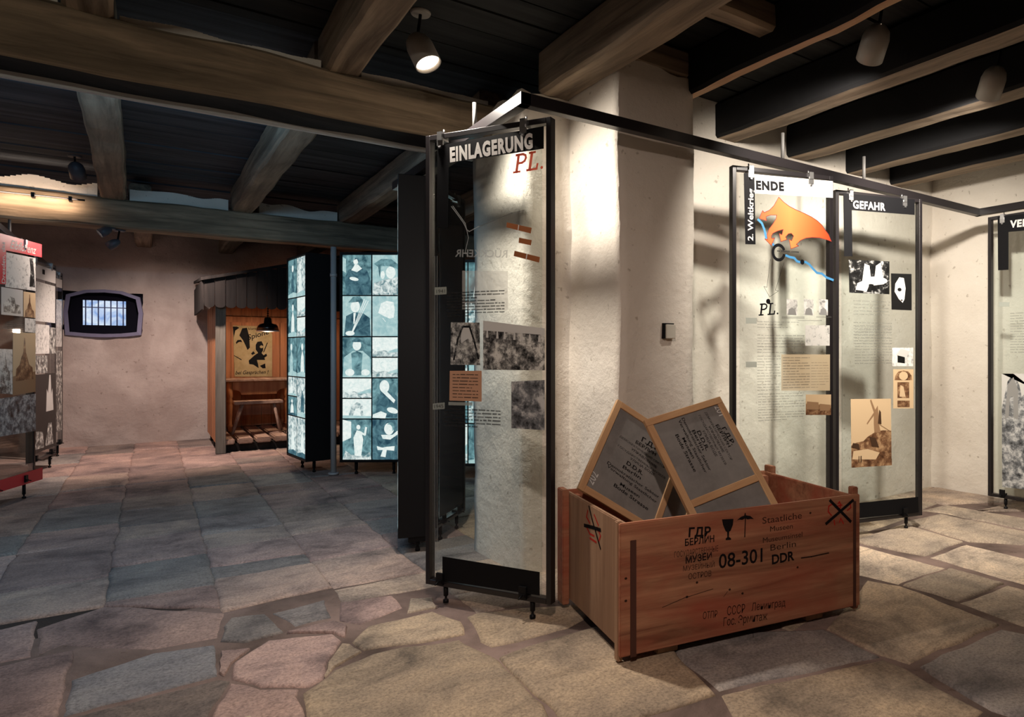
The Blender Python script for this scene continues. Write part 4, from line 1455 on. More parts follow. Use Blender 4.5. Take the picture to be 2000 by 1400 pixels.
def grid(wd, z0, z1, styles, m=0.02):
    """two columns of five; an inner tuple splits a cell in two"""
    out = []
    lo, hi = z0 + 0.02, z1 - 0.02
    for ci in range(2):
        u0 = m + (wd - 2 * m) * ci / 2
        u1 = m + (wd - 2 * m) * (ci + 1) / 2
        for k in range(5):
            v1, v0 = hi - (hi - lo) * k / 5, hi - (hi - lo) * (k + 1) / 5
            s = styles[ci][k]
            if isinstance(s, tuple):
                vm = (v0 + v1) / 2
                out.append((u0, vm, u1, v1, s[0]))
                out.append((u0, v0, u1, vm, s[1]))
            else:
                out.append((u0, v0, u1, v1, s))
    return out


light_box('light_box', 'lit picture box facing the viewer beside the grey pipe', (1.515, 7.14), (2.03, 6.76), zb, zt, 0.2,
          grid(0.64, zb, zt, [['lady', 'archer', 'robe', ('land', 'beast'), 'dancer'], ['hat', 'profile', ('land', 'land'), 'sitter', 'cap']]), 3)
light_box('light_box', 'narrow turned picture box in front of the wooden booth with black side', (1.17, 7.98), (1.245, 7.34), zb, zt, 0.27,
          grid(0.644, zb, zt, [['any', 'any', 'any', ('any', 'any'), 'any'], ['any', ('land', 'land'), 'any', 'any', 'any']], 0.012), 5)
light_box('light_box', 'lit picture box visible only through the front glass panel', (2.22, 6.20), (2.62, 5.90), zb + 0.02, zt - 0.12, 0.18,
          grid(0.5, zb + 0.02, zt - 0.12, [['nude', 'any', 'any', 'any', 'land'], ['nude', 'any', 'robe', 'any', 'any']]), 7)
light_box('light_box', 'tall black back of a picture box beside the front glass panel', (1.30, 4.98), (1.205, 4.13), 0.10, 2.36, -0.01, [], 9)
# its case: the bulk of the turned box that shows only its black side
last = bpy.data.objects[-1]
tb = [o for o in C.objects if o.get('label', '').startswith('tall black back')][0]
for ch in list(tb.children):
    bpy.data.objects.remove(ch)
tb.location = (1.205, 4.13, 0)
tb.rotation_euler = (0, 0, math.atan2(-0.295, 0.956))
bm = bmesh.new()
box(bm, (0, 0, 0.10), (0.175, 0.62, 2.335))
box(bm, (0.06, 0.02, 0.065), (0.165, 0.6, 0.10))
bevel_all(bm, 0.003)
link('case', bm, 'black', tb)
for x, y in ((0.115, 0.06), (0.115, 0.55)):
    bm = bmesh.new()
    lathe(bm, [(0.015, 0.07), (0.015, 0.04), (0.007, 0.035), (0.015, 0.012), (0.015, 0.0)], 10, Matrix.Translation((x, y, 0)))
    link('foot', bm, 'black', tb)
SD = Surf(tb, (-0.0005, 0.62, 0), (0, -1, 0), (0, 0, 1))
bm = bmesh.new()
rr = random.Random(4)
for k in range(5):
    picture(bm, SD, 0.03, 0.15 + 0.43 * k, 0.31, 0.56 + 0.43 * k, 'any', rr)
    picture(bm, SD, 0.32, 0.15 + 0.43 * k, 0.59, 0.56 + 0.43 * k, 'any', rr)
link('backlit_picture', bm, GLOW, tb)

# grey pipe beside the lit box
bm = bmesh.new()
x, y = 1.47, 7.22
tube(bm, (x, y, 0.0), (x, y, 2.30), 0.028, n=14)
lathe(bm, [(0.034, 2.0), (0.034, 2.03)], 14, Matrix.Translation((x, y, 0)))
lathe(bm, [(0.05, 0.0), (0.05, 0.02)], 14, Matrix.Translation((x, y, 0)))
tag(link('pipe', bm, 'pipe'), 'grey upright pipe left of the lit picture box', 'pipe')

# ------------------------------------------------------------------ transport crate and its lids
CL = Vector((1.485, 2.147, 0))
CRZ = math.atan2(-0.23, 1.236)
CW, CD, CH = 1.257, 0.72, 0.565
cr = thing('transport_crate', 'open reddish wooden transport crate with black stencilled lettering', 'crate', CL, CRZ)
Zb = 0.045


def part_box(name, a, b, mat, parent, r=0.004, label=None):
    bm = bmesh.new()
    box(bm, a, b)
    bevel_all(bm, r, 2)
    o = link(name, bm, mat, parent)
    if label:
        o['label'] = label
    return o


front = part_box('front_panel', (0.0, 0.0, Zb - 0.01), (CW, 0.02, CH), 'crate', cr)
back = part_box('back_panel', (0.03, CD - 0.02, Zb), (CW - 0.03, CD, CH), 'crate', cr)
left = part_box('side_panel', (0.022, 0.02, Zb), (0.042, CD - 0.02, CH - 0.004), 'crate_up', cr)
right = part_box('side_panel', (CW - 0.042, 0.02, Zb), (CW - 0.022, CD - 0.02, CH - 0.004), 'crate', cr)
part_box('bottom', (0.042, 0.02, Zb), (CW - 0.042, CD - 0.02, Zb + 0.02), 'crate', cr)
for x in (0.18, CW - 0.3):
    part_box('skid', (x, 0.03, 0.0), (x + 0.1, CD - 0.03, Zb), 'crate_up', cr)
# corner battens, on the side panels and standing proud at the back
part_box('corner_batten', (-0.002, 0.021, 0.01), (0.0215, 0.055, CH + 0.004), 'crate_up', cr)
part_box('corner_batten', (-0.012, CD - 0.07, 0.02), (0.0215, CD + 0.012, CH + 0.012), 'crate', cr)
part_box('corner_batten', (CW - 0.0215, 0.021, 0.01), (CW + 0.01, 0.06, CH + 0.03), 'crate', cr)
part_box('corner_batten', (CW - 0.0215, CD - 0.06, 0.01), (CW + 0.01, CD + 0.01, CH + 0.03), 'crate', cr)
part_box('corner_post', (0.043, CD - 0.065, Zb + 0.02), (0.085, CD - 0.021, CH - 0.02), 'crate', cr)
part_box('corner_post', (CW - 0.085, CD - 0.065, Zb + 0.02), (CW - 0.043, CD - 0.021, CH - 0.02), 'crate', cr)
part_box('slot_shade_strip', (0.044, -0.004, 0.03), (0.07, 0.0, CH - 0.07), 'slot_shade', cr, 0.001, 'dark narrow strip painting a shaded slot')  # dark strips stand for the shadowed slots in the crate front
part_box('slot_shade_strip', (CW - 0.045, -0.004, 0.03), (CW - 0.028, 0.0, CH - 0.03), 'slot_shade', cr, 0.001, 'dark narrow strip painting a shaded slot')

FS = Surf(cr, (0, -0.0008, 0), (1, 0, 0), (0, 0, 1))
c8 = crop(1200, 960, 3.846)
U = lambda x, y: FS.uv(*c8(x, y))
marks = [  # words, baseline left, baseline right (crop pixels), capital height, boldness, worn
    ('ГДР', (556, 340), (722, 330), 0.037, 0.035, 0), ('БЕРЛИН', (530, 408), (750, 376), 0.028, 0.02, 0), ('ГОСУДАРСТВЕННЫЕ', (450, 496), (780, 446), 0.024, -0.004, 1),
    ('МУЗЕИ', (536, 540), (732, 504), 0.028, 0.02, 0), ('МУЗЕЙНЫЙ', (516, 598), (752, 566), 0.022, 0.0, 1), ('ОСТРОВ', (556, 660), (728, 634), 0.024, 0.0, 1),
    ('08-301', (784, 577), (1112, 525), 0.062, 0.012, 0), ('Staatliche', (1112, 242), (1408, 200), 0.03, 0.0, 1), ('Museen', (1170, 300), (1340, 276), 0.024, 0.0, 1),
    ('Museumsinsel', (1116, 386), (1412, 338), 0.024, 0.0, 1), ('Berlin', (1172, 444), (1364, 412), 0.028, 0.0, 1), ('DDR', (1184, 545), (1352, 512), 0.042, 0.03, 0),
    ('ОТПР', (664, 958), (772, 944), 0.030, 0.0, 1), ('СССР', (846, 930), (980, 908), 0.038, 0.0, 1), ('Ленинград', (1030, 895), (1284, 860), 0.034, 0.0, 1), ('Гос. Эрмитаж', (818, 1010), (1148, 962), 0.036, 0.004, 1)]
for body, a, b, h, bo, worn in marks:
    bm = bmesh.new()
    text(bm, FS, body, U(*a), U(*b), h, 0.0, 0, bo)
    link('stencil_lettering', bm, 'stencil_worn' if worn else 'stencil', front)
bm = bmesh.new()
poly(bm, FS, [U(*q) for q in ((808, 208), (895, 204), (890, 250), (872, 296), (862, 300), (860, 340), (876, 350), (876, 362), (836, 364), (836, 352), (848, 342), (846, 302), (836, 298), (816, 250))], 0)
link('stencil_glass_symbol', bm, 'stencil', front)
bm = bmesh.new()
poly(bm, FS, [U(*q) for q in ((920, 216), (950, 190), (975, 180), (980, 160), (986, 160), (988, 178), (1020, 182), (1048, 206), (1022, 204), (1000, 208), (984, 200), (960, 212), (940, 210))], 0)
stroke(bm, FS, [U(*q) for q in ((984, 200), (979, 340))], 0.005, 0.0003)
link('stencil_umbrella_symbol', bm, 'stencil', front)
bm = bmesh.new()
stroke(bm, FS, [U(*q) for q in ((1620, 66), (1774, 224))], 0.014, 0.0006)
stroke(bm, FS, [U(*q) for q in ((1792, 64), (1590, 240))], 0.014, 0.0009)
link('painted_cross', bm, 'stencil', front)
bm = bmesh.new()
for ln in (((1640, 90), (1610, 110), (1606, 150), (1630, 178)), ((1680, 90), (1690, 76), (1700, 100), (1690, 140)), ((1670, 110), (1710, 100)), ((1770, 80), (1775, 120), (1750, 140)), ((1655, 250), (1650, 215)), ((1690, 230), (1700, 200), (1720, 240))):
    stroke(bm, FS, [U(*q) for q in ln], 0.007, 0.0003)
link('red_scrawl', bm, 'redpaint', front)
bm = bmesh.new()
for ln, wd in ((((1404, 498), (1480, 488), (1610, 460)), 0.006), (((360, 870), (520, 800), (740, 730)), 0.0025), (((1040, 1050), (1044, 1110)), 0.003), (((820, 790), (850, 750)), 0.002)):
    stroke(bm, FS, [U(*q) for q in ln], wd, 0.0)
for q in ((620, 682), (1376, 568), (866, 735), (962, 764), (1472, 160), (545, 790), (86, 652), (86, 820)):
    disc(bm, FS, U(*q), 0.006, 0.005, 0.0002)
link('knot_and_scratch_marks', bm, 'stencil_worn', front)
# left side scrawls
LS = Surf(cr, (0.0213, CD, 0), (0, -1, 0), (0, 0, 1))
c7 = crop(1090, 740, 2.414)
V = lambda x, y: LS.uv(*c7(x, y))
bm = bmesh.new()
stroke(bm, LS, [V(*q) for q in ((146, 600), (160, 660), (200, 800))], 0.012, 0.0003)
stroke(bm, LS, [V(*q) for q in ((124, 690), (165, 700), (200, 712))], 0.016, 0.0006)
link('painted_cross', bm, 'stencil', left)
bm = bmesh.new()
for ln in (((140, 620), (134, 650), (150, 680)), ((170, 640), (190, 690)), ((135, 700), (150, 730), (170, 740)), ((185, 700), (200, 740), (190, 770)), ((150, 750), (180, 770))):
    stroke(bm, LS, [V(*q) for q in ln], 0.010, 0.0001)
link('red_scrawl', bm, 'redpaint', left)


# the two lids leaning in the crate
def lid(name, label, O, ex, ey, w_, h_, battens, words, number, dark):
    """grey board with nailed pine battens; O upper left corner, ex along the top edge, ey down the board"""
    ex, ey = Vector(ex).normalized(), Vector(ey)
    ey = (ey - ex * ey.dot(ex)).normalized()
    n = ey.cross(ex)
    if n.dot(EYE - Vector(O)) < 0:
        n = -n
    t = bpy.data.objects.new(name, None)
    C.objects.link(t)
    rot = Matrix((ex, -ey, ex.cross(-ey))).transposed()
    t.matrix_world = Matrix.Translation(O) @ rot.to_4x4()
    tag(t, label, 'crate lid', 'lids leaning in the crate')
    # local: x along ex, y up the board, z toward the viewer
    bm = bmesh.new()
    box(bm, (0.006, -h_ + 0.006, -0.016), (w_ - 0.006, -0.006, -0.004))
    bd = link('board', bm, 'lidgrey', t)
    b = 0.034
    for a, c, ax in battens(w_, h_, b):
        bm = bmesh.new()
        L = (Vector(c) - Vector(a)).length
        box(bm, (0, -b / 2, -0.018), (L, b / 2, 0.004))
        bevel_all(bm, 0.002)
        o = link('batten', bm, 'slat', t)
        d = Vector(c) - Vector(a)
        o.location = (a[0], a[1], 0)
        o.rotation_euler = (0, 0, math.atan2(d.y, d.x))
    s = Surf.__new__(Surf)
    s.owner, s.o, s.ex, s.ey = t, Vector((0, 0, -0.0035)), Vector((1, 0, 0)), Vector((0, 1, 0))
    s.n = Vector((0, 0, 1))
    s.mw = Matrix.Translation(O) @ rot.to_4x4()
    bm = bmesh.new()
    for body, a, c, hh, bo in words:
        text(bm, s, body, s.uv(*a), s.uv(*c), hh * 0.74, 0.0, 0, bo)
    link('stencil_lettering', bm, 'stencil', bd)
    bm = bmesh.new()
    for body, a, c, hh in number:
        text(bm, s, body, s.uv(*a), s.uv(*c), hh, 0.0, 0, 0.0)
    link('chalk_number', bm, 'chalk', bd)
    return t


k6 = crop(1120, 760, 4.762)
O2 = EYE + (Vector((1.606, 2.672, 0.605)) - EYE) * 0.985
up2 = Vector((0.612, 0.271, 0.743))
ey2 = Vector((0.789, -0.274, -0.549))
T2 = O2 + up2.normalized() * 0.524


def bat2(w_, h_, b):
    return [((0, -b / 2), (w_, -b / 2), 0), ((0, -h_ + b / 2), (w_, -h_ + b / 2), 0), ((b / 2, -b), (b / 2, -h_ + b), 1), ((w_ - b / 2, -b), (w_ - b / 2, -h_ + b), 1), ((b, -h_ * 0.72), (w_ - b, -h_ * 0.72), 0)]


def ws(lst, f):
    return [(t_, f(*a), f(*b), h, bo) for t_, a, b, h, bo in lst]


w202 = ws([('Г.Д.Р.', (630, 480), (800, 585), 0.033, 0.03), ('БЕРЛИН', (575, 500), (760, 620), 0.024, 0.02), ('ДЕМОКРАТИЧЕСКИЙ СЕКТОР', (428, 442), (850, 738), 0.015, 0.0), ('УПРАВЛЕНИЕ', (535, 560), (770, 735), 0.017, 0.01),
           ('ГОСУДАРСТВЕННЫХ МУЗЕЕВ', (412, 530), (850, 836), 0.015, 0.0), ('УЛИЦА БОДЕ', (525, 650), (752, 806), 0.017, 0.005), ('D.D.R.', (490, 695), (640, 800), 0.028, 0.02), ('Berlin', (455, 730), (622, 840), 0.024, 0.012),
           ('Demokratischer Sektor', (312, 690), (792, 1015), 0.020, 0.008), ('Verwaltung Staatlicher', (310, 720), (770, 1062), 0.020, 0.008), ('Museen', (430, 890), (610, 1010), 0.022, 0.012), ('Bode Strasse', (372, 900), (690, 1128), 0.024, 0.015)], k6)
lid('crate_lid', 'grey crate lid chalked 202 leaning at the left inside the crate', O2, up2, ey2, 0.524, 0.61, bat2, w202, [('202', k6(180, 895), k6(235, 795), 0.045)], 0)

sc = 1.015
O1 = EYE + (Vector((1.778, 2.383, 0.938)) - EYE) * sc


def bat1(w_, h_, b):
    return [((0, -b / 2), (w_, -b / 2), 0), ((b / 2, -b), (b / 2, -h_), 1), ((w_ - b / 2, -b), (w_ - b / 2, -h_), 1), ((b, -h_ + 0.155), (w_ - b, -h_ + 0.155), 0)]


w201 = ws([('Г.Д.Р.', (1378, 362), (1475, 520), 0.030, 0.03), ('БЕРЛИН', (1320, 335), (1440, 540), 0.024, 0.02), ('ДЕМОКРАТИЧЕСКИЙ СЕКТОР', (1220, 215), (1462, 660), 0.016, 0.0), ('УПРАВЛЕНИЕ', (1252, 345), (1388, 590), 0.017, 0.01),
           ('ГОСУДАРСТВЕННЫХ МУЗЕЕВ', (1162, 245), (1408, 705), 0.016, 0.0), ('УЛИЦА БОДЕ', (1196, 385), (1322, 628), 0.018, 0.005), ('D.D.R.', (1146, 392), (1235, 572), 0.028, 0.02), ('Berlin', (1100, 385), (1198, 570), 0.024, 0.012),
           ('Demokratischer Sektor', (1005, 270), (1262, 760), 0.021, 0.008), ('Verwaltung Staatlicher', (972, 290), (1222, 780), 0.021, 0.008), ('Museen', (1008, 455), (1108, 645), 0.022, 0.012), ('Bode Strasse', (945, 425), (1122, 772), 0.024, 0.015)], k6)
lid('crate_lid', 'grey crate lid chalked 201 leaning in front of the other lid', O1, (0.974, -0.09, 0.206), (0.126, -0.539, -0.833), 0.447, 0.585, bat1, w201, [('201', k6(1308, 160), k6(1355, 250), 0.04)], 1)

# ------------------------------------------------------------------ the wooden booth in the far room
BX, BY = 0.615, 9.52
bo = thing('wooden_booth', 'open fronted orange plank booth with a black tarred roof', 'booth', (BX, BY, 0))
BW, BD = 1.85, 1.55


def boards(name, axis, a0, a1, fixed_, z0, z1f, mat, parent, wd=0.11, th=0.022, seed=1, gap=0.004):
    """vertical boards in a row; axis 'x' or 'y', z1f gives the top at a position"""
    bm = bmesh.new()
    r = random.Random(seed)
    x = a0
    while x < a1 - 0.01:
        e = min(x + wd * r.uniform(0.85, 1.15), a1)
        j = r.uniform(-0.002, 0.002)
        zt_ = z1f((x + e) / 2) if callable(z1f) else z1f
        if axis == 'x':
            box(bm, (x, fixed_ + j, z0), (e - gap, fixed_ + th + j, zt_))
        else:
            box(bm, (fixed_ + j, x, z0), (fixed_ + th + j, e - gap, zt_))
        x = e
    return link(name, bm, mat, parent)


boards('back_wall', 'x', 0.04, BW - 0.03, BD - 0.03, 0.17, 2.05, 'board', bo, 0.12, seed=2)
boards('side_wall', 'y', 0.03, BD, 0.0, 0.12, 1.82, 'board', bo, 0.13, seed=3)
boards('side_wall', 'y', 0.03, BD, BW - 0.02, 0.12, 2.1, 'board', bo, 0.13, seed=4)
part_box('wall_rail', (0.03, BD - 0.075, 1.66), (BW - 0.03, BD - 0.034, 1.74), 'board', bo)
part_box('wall_rail', (0.85, BD - 0.06, 0.17), (0.89, BD - 0.034, 1.66), 'board', bo)
part_box('corner_post', (-0.005, -0.055, 0.0), (0.10, 0.025, 1.84), 'post', bo, 0.006, 'grey weathered corner post')
part_box('corner_post', (BW - 0.09, -0.055, 0.0), (BW + 0.01, 0.025, 2.1), 'post', bo, 0.006)
bm = bmesh.new()
n = 9
for i in range(n):
    x0 = 0.03 + (BW - 0.06) * i / n
    x1 = 0.03 + (BW - 0.06) * (i + 1) / n - 0.035
    box(bm, (x0, -0.03, 0.10), (x1, BD - 0.04, 0.165))
bmesh.ops.bevel(bm, geom=list(bm.edges), offset=0.012, segments=2, affect='EDGES', clamp_overlap=True)
link('floor_slats', bm, 'deck', bo)
bm = bmesh.new()
for y in (0.06, 0.75, BD - 0.16):
    box(bm, (0.03, y, 0.0), (BW - 0.03, y + 0.1, 0.10))
link('floor_bearers', bm, 'tar', bo)
# roof slopes up to the right, its front hung with tarred boards ending in scallops
bm = bmesh.new()
zl, zr = 2.10, 2.62
vs_ = [bm.verts.new(q) for q in ((-0.16, -0.22, zl - 0.02), (BW + 0.12, -0.22, zr), (BW + 0.12, BD + 0.02, zr + 0.1), (-0.16, BD + 0.02, zl + 0.08))]
f = bm.faces.new(vs_)
ext = bmesh.ops.extrude_face_region(bm, geom=[f])
for v in [g for g in ext['geom'] if isinstance(g, bmesh.types.BMVert)]:
    v.co.z += 0.035
bmesh.ops.recalc_face_normals(bm, faces=list(bm.faces))
link('roof', bm, 'tar', bo)
bm = bmesh.new()
x = -0.13
r = random.Random(8)
while x < BW + 0.08:
    wd = 0.105
    top = zl + (zr - zl) * (x + 0.16) / (BW + 0.28)
    pts = [(x, top), (x, 1.80)]
    for k in range(7):
        a = math.pi * k / 6
        pts.append((x + wd / 2 - wd / 2 * math.cos(a), 1.80 - 0.035 * math.sin(a)))
    pts += [(x + wd, 1.80), (x + wd, top)]
    j = r.uniform(0, 0.006)
    fr = [bm.verts.new((u_, -0.185 - j, z_)) for u_, z_ in pts]
    bk = [bm.verts.new((u_, -0.16 - j, z_)) for u_, z_ in pts]
    bm.faces.new(fr)
    bm.faces.new(list(reversed(bk)))
    m = len(pts)
    for i in range(m):
        bm.faces.new((fr[i], bk[i], bk[(i + 1) % m], fr[(i + 1) % m]))
    x += wd + 0.004
bmesh.ops.recalc_face_normals(bm, faces=list(bm.faces))
link('fascia', bm, 'tar', bo)
boards('side_fascia', 'y', -0.16, BD, -0.155, 1.74, 2.09, 'tar', bo, 0.14, seed=6)

# poster on the booth's back wall
po = thing('poster', 'yellowed propaganda poster with black figures on the booth wall', 'poster', (0, BY + BD - 0.035, 0))
PS = Surf(po, (0, 0, 0), (1, 0, 0), (0, 0, 1))
cp = crop(440, 600, 8.75)
Q = lambda x, y: PS.uv(*cp(x, y))
bm = bmesh.new()
plate(bm, PS, [Q(*q) for q in ((160, 1185), (800, 1185), (802, 470), (745, 330), (130, 310), (145, 800))], 0.0, 0.002)
link('sheet', bm, 'poster', po)
bm = bmesh.new()
for q in (((240, 480), (290, 360), (370, 350), (410, 500), (420, 690), (380, 730), (340, 640), (300, 560)), ((180, 600), (210, 560), (270, 555), (290, 600), (240, 615), (190, 625)), ((130, 330), (200, 330), (240, 350), (170, 400), (145, 520)),
          ((520, 640), (550, 590), (620, 580), (650, 640), (645, 740), (620, 780), (660, 830), (680, 900), (540, 900), (560, 970), (570, 1040), (480, 980), (410, 970), (400, 910), (500, 820), (560, 780), (520, 720)),
          ((590, 1000), (680, 960), (690, 1040), (640, 1045)), ((145, 815), (280, 890), (275, 905), (150, 830)), ((440, 790), (480, 750), (510, 790), (460, 815)), ((640, 780), (710, 610), (730, 600), (665, 760)), ((640, 830), (700, 790), (715, 830), (670, 860))):
    poly(bm, PS, [Q(*t) for t in q], 0.003)
link('printed_figures', bm, 'ink', po)
bm = bmesh.new()
disc(bm, PS, Q(618, 675), 0.022, 0.02, 0.004)
disc(bm, PS, Q(255, 650), 0.045, 0.05, 0.0035)
link('printed_faces', bm, 'poster', po)
for body, a, b, h in (('Vorsicht', (395, 390), (640, 375), 0.035), ('Spione', (390, 560), (755, 452), 0.075), ('bei Gesprächen !', (172, 1148), (740, 1135), 0.055)):
    bm = bmesh.new()
    text(bm, PS, body, Q(*a), Q(*b), h, 0.003, 0, 0.012, 0.3)
    link('lettering', bm, 'ink', po)

# pendant lamp
lz = 1.25 + (685 - 645) / 1290 * 8.95
pl = thing('pendant_lamp', 'black enamel pendant lamp hanging in the booth doorway', 'lamp', (1.24, 10.1, 0))
bm = bmesh.new()
z = 1.52
lathe(bm, [(0.135, z), (0.12, z + 0.06), (0.10, z + 0.085), (0.05, z + 0.10), (0.042, z + 0.165), (0.03, z + 0.175)], 24, None, 0, True)
link('lamp_shade', bm, 'enamel', pl)
bm = bmesh.new()
lathe(bm, [(0.137, z - 0.012), (0.137, z + 0.002), (0.1, z + 0.004)], 24, None, 0, True)
link('shade_rim', bm, 'enamel_in', pl, True)
bm = bmesh.new()
tube(bm, (0, 0, z + 0.17), (0, 0, 2.32), 0.006, n=8)
for k in range(5):
    lathe(bm, [(0.008, z + 0.19 + 0.03 * k), (0.013, z + 0.2 + 0.03 * k), (0.008, z + 0.21 + 0.03 * k)], 8)
link('chain', bm, 'enamel', pl)

# table
tz = 0.167
ta = thing('table', 'small pine table with turned legs inside the booth', 'table', (0.80, 10.35, tz))
TW, TD, TH = 0.74, 0.5, 0.70
part_box('table_top', (-0.04, -0.04, TH - 0.03), (TW + 0.04, TD + 0.03, TH), 'deck', ta, 0.004)
prof = [(0.02, 0.0), (0.022, 0.06), (0.03, 0.08), (0.02, 0.1), (0.024, 0.2), (0.03, 0.35), (0.022, 0.38), (0.034, 0.41), (0.022, 0.44), (0.034, 0.47), (0.034, TH - 0.03)]
for x in (0.03, TW - 0.03):
    for y in (0.03, TD - 0.03):
        bm = bmesh.new()
        lathe(bm, prof, 14, Matrix.Translation((x, y, 0)))
        link('leg', bm, 'furn', ta)
bm = bmesh.new()
pts = [(0.06, TH - 0.03), (0.06, TH - 0.14)]
pts += [(0.06 + 0.1 * math.sin(a), TH - 0.14 - 0.07 * (1 - math.cos(a))) for a in (math.pi / 2 * k / 5 for k in range(6))]
pts += [(TW - 0.16 + 0.1 * (1 - math.cos(a)), TH - 0.21 + 0.07 * math.sin(a)) for a in (math.pi / 2 * k / 5 for k in range(6))]
pts += [(TW - 0.06, TH - 0.14), (TW - 0.06, TH - 0.03)]
fr = [bm.verts.new((x, 0.015, z)) for x, z in pts]
bk = [bm.verts.new((x, 0.035, z)) for x, z in pts]
bm.faces.new(fr)
bm.faces.new(list(reversed(bk)))
m = len(pts)
for i in range(m):
    bm.faces.new((fr[i], bk[i], bk[(i + 1) % m], fr[(i + 1) % m]))
bmesh.ops.recalc_face_normals(bm, faces=list(bm.faces))
link('apron', bm, 'furn', ta)

# stool
so = thing('stool', 'low wooden stool with splayed legs in front of the booth table', 'stool', (0.84, 9.93, tz + 0.007))
part_box('seat', (0, 0, 0.38), (0.56, 0.24, 0.42), 'deck', so, 0.006)
for (x, y, dx, dy) in ((0.1, 0.06, -0.12, -0.06), (0.1, 0.18, -0.1, 0.07), (0.46, 0.06, 0.06, -0.06), (0.46, 0.18, 0.12, 0.07)):
    bm = bmesh.new()
    tube(bm, (x + dx, y + dy, 0.0), (x, y, 0.385), 0.016, 0.02, 10)
    link('leg', bm, 'deck', so)

# ------------------------------------------------------------------ small wall device
th = thing('wall_switch', 'small square switch plate on the front of the pillar', 'switch', (2.275, 2.815, 0))
zc = 1.25 + (685 - 648) / 1290 * 3.62
bm = bmesh.new()
box(bm, (-0.03, -0.014, zc - 0.037), (0.035, 0.03, zc + 0.04))
bevel_all(bm, 0.003)
link('cover', bm, 'plastic', th)
bm = bmesh.new()
box(bm, (-0.042, -0.004, zc - 0.037), (-0.03, 0.03, zc + 0.047))
box(bm, (-0.03, -0.004, zc + 0.04), (0.03, 0.03, zc + 0.047))
link('back_plate', bm, 'ink', th)


# ------------------------------------------------------------------ lamps
def spot_lamp(name, label, mount, head, direction, mat, power, colr, cone=100, blend=0.6, size=0.05, r=0.058, L=0.15, on=True, group='ceiling spotlights', bulb='bulb', radius=None):
    """cylinder spotlight: mount plate on the ceiling, stem, domed housing, glowing lens and its light"""
    mount, head, d = Vector(mount), Vector(head), Vector(direction).normalized()
    t = thing(name, label, 'spotlight', mount, 0, group)
    o = mount
    bm = bmesh.new()
    lathe(bm, [(0.045, -0.015), (0.05, -0.006), (0.05, 0.0)], 18)
    link('mount', bm, mat, t)
    bm = bmesh.new()
    top = head - d * (L * 0.8)
    tube(bm, (0, 0, -0.01), top - o, 0.008, n=10)
    lathe(bm, [(0.013, -0.012), (0.013, 0.012)], 10, Matrix.Translation(top - o))
    link('stem', bm, 'black', t)
    bm = bmesh.new()
    mt = aim(head - o - d * L, d)
    lathe(bm, [(0.006, 0), (r * 0.55, 0.012), (r * 0.86, 0.035), (r, 0.07), (r, L), (r * 0.93, L), (r * 0.9, L - 0.03)], 28, mt, 0, False)
    link('housing', bm, mat, t, True)
    bm = bmesh.new()
    lathe(bm, [(r * 0.9, L - 0.022), (r * 0.9, L - 0.018)], 24, mt)
    link('lens', bm, bulb if on else 'lampdark', t)
    if on and power > 0:
        ld = bpy.data.lights.new('lamp_light', 'SPOT')
        ld.energy = power
        ld.color = colr
        ld.spot_size = math.radians(cone)
        ld.spot_blend = blend
        ld.shadow_soft_size = radius or size
        lo = bpy.data.objects.new('lamp_light', ld)
        C.objects.link(lo)
        lo.parent = t
        lo.location = head - o + d * 0.012
        lo.rotation_euler = d.to_track_quat('-Z', 'Y').to_euler()
    return t


WARM = (1.0, 0.9, 0.79)
spot_lamp('spotlight', 'lit round grey spotlight hanging above the EINLAGERUNG panel', (1.08, 3.32, CZ), (1.10, 3.26, 2.67), (0.30, -0.36, -0.9), 'lampgrey', 200, WARM, 138, 1.0, r=0.066, L=0.175)
spot_lamp('spotlight', 'grey spotlight turned to the wall above the orange map panel', (2.75, 1.80, CZ), (2.77, 1.90, 2.65), (0.45, 0.64, -0.6), 'lampgrey', 150, WARM, 108, 0.7, r=0.064, L=0.17)
spot_lamp('spotlight', 'grey spotlight at the upper right border', (3.66, 1.68, CZ), (3.70, 1.79, 2.65), (0.5, 0.52, -0.62), 'lampgrey', 255, WARM, 114, 0.7, r=0.064, L=0.17)
spot_lamp('spotlight', 'added unseen warm spotlight over the foreground flagstones', (0.1, 0.2, CZ), (0.1, 0.25, 2.72), (0.42, 0.5, -0.85), 'lampgrey', 165, (1.0, 0.79, 0.68), 116, 1.0)  # fill lamp out of view, added to light floor, lids and pillar
spot_lamp('spotlight', 'added unseen spotlight behind the viewer brightening the main cross beam', (-0.75, -0.6, CZ), (-0.73, -0.5, 2.62), (0.10, 1.0, -0.10), 'lampgrey', 60, (1.0, 0.92, 0.78), 66, 0.9)  # fill lamp added to lift the front face of the beam
PINKL = (1.0, 0.79, 0.69)
spot_lamp('spotlight', 'dark spotlight hanging in front of the far cross beam', (-0.55, 7.55, CZ), (-0.52, 7.5, 2.75), (0.1, 0.5, -0.6), 'lampdark', 0, PINKL, on=False)
spot_lamp('spotlight', 'dark spotlight under the far cross beam, upper one with a glowing rim', (-0.33, 7.98, BZ - 0.04), (-0.40, 7.90, 2.335), (-0.75, -0.15, -0.55), 'lampdark', 24, PINKL, 120, 0.8, r=0.042, L=0.11)
spot_lamp('spotlight', 'dark spotlight under the far cross beam, lower one with a glowing rim', (-0.26, 8.06, BZ - 0.04), (-0.34, 8.0, 2.235), (-0.75, 0.25, -0.55), 'lampdark', 24, PINKL, 120, 0.8, r=0.042, L=0.11)
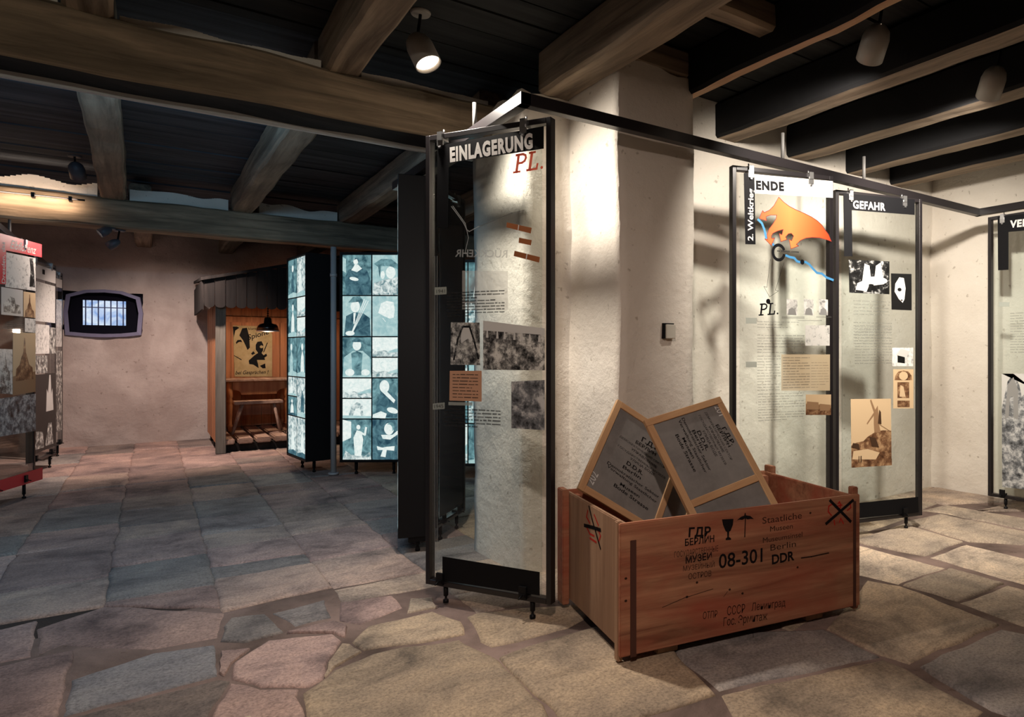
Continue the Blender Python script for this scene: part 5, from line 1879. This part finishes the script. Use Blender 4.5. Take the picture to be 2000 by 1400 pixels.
spot_lamp('spotlight', 'added spotlight hidden behind the far cross beam', (0.05, 8.75, CZ), (0.05, 8.8, 2.72), (0.0, 0.5, -0.85), 'lampdark', 300, PINKL, 112, 0.8)  # extra lamp put out of sight to light the back floor and wall

# added cool fill light behind the first cross beam, built as a strip lamp
cl_ = thing('strip_lamp', 'added unseen strip lamp giving cool blue fill behind the main cross beam', 'lamp', (-0.2, 3.955, 2.55))
bm = bmesh.new()
box(bm, (-0.7, -0.03, -0.03), (0.7, 0.03, 0.03))
link('added_lamp_case', bm, 'lampdark', cl_)
bm = bmesh.new()
tube(bm, (-0.65, 0.03, -0.035), (0.65, 0.03, -0.035), 0.014, n=10)
link('tube', bm, 'enamel_in', cl_)
ld = bpy.data.lights.new('lamp_light', 'AREA')
ld.shape = 'RECTANGLE'
ld.size, ld.size_y = 1.3, 0.03
ld.energy = 26
ld.color = (0.36, 0.68, 1.0)
lo = bpy.data.objects.new('lamp_light', ld)
C.objects.link(lo)
lo.parent = cl_
lo.location = (0, 0.06, -0.04)
lo.rotation_euler = (math.radians(50), 0, 0)

# tube light clipped to the far cross beam
tl = thing('strip_lamp', 'thin strip lamp with clips lighting the far cross beam', 'lamp', (-1.05, 7.84, 2.62))
bm = bmesh.new()
tube(bm, (-0.25, 0, 0), (0.55, 0, 0), 0.008, n=10)
link('tube', bm, 'black', tl)
for x in (-0.05, 0.2, 0.45):
    bm = bmesh.new()
    box(bm, (x - 0.012, -0.02, -0.02), (x + 0.012, 0.06, 0.02))
    link('clip', bm, 'black', tl)
ld = bpy.data.lights.new('lamp_light', 'AREA')
ld.shape = 'RECTANGLE'
ld.size, ld.size_y = 0.7, 0.03
ld.energy = 6
ld.color = (1.0, 0.72, 0.52)
lo = bpy.data.objects.new('lamp_light', ld)
C.objects.link(lo)
lo.parent = tl
lo.location = (0.15, -0.015, -0.01)
lo.rotation_euler = (math.radians(100), 0, 0)
# bulb of the booth's pendant lamp
ld = bpy.data.lights.new('lamp_light', 'POINT')
ld.energy = 26
ld.color = (1.0, 0.72, 0.5)
ld.shadow_soft_size = 0.04
lo = bpy.data.objects.new('lamp_light', ld)
C.objects.link(lo)
lo.parent = pl
lo.location = (0, 0, 1.49)
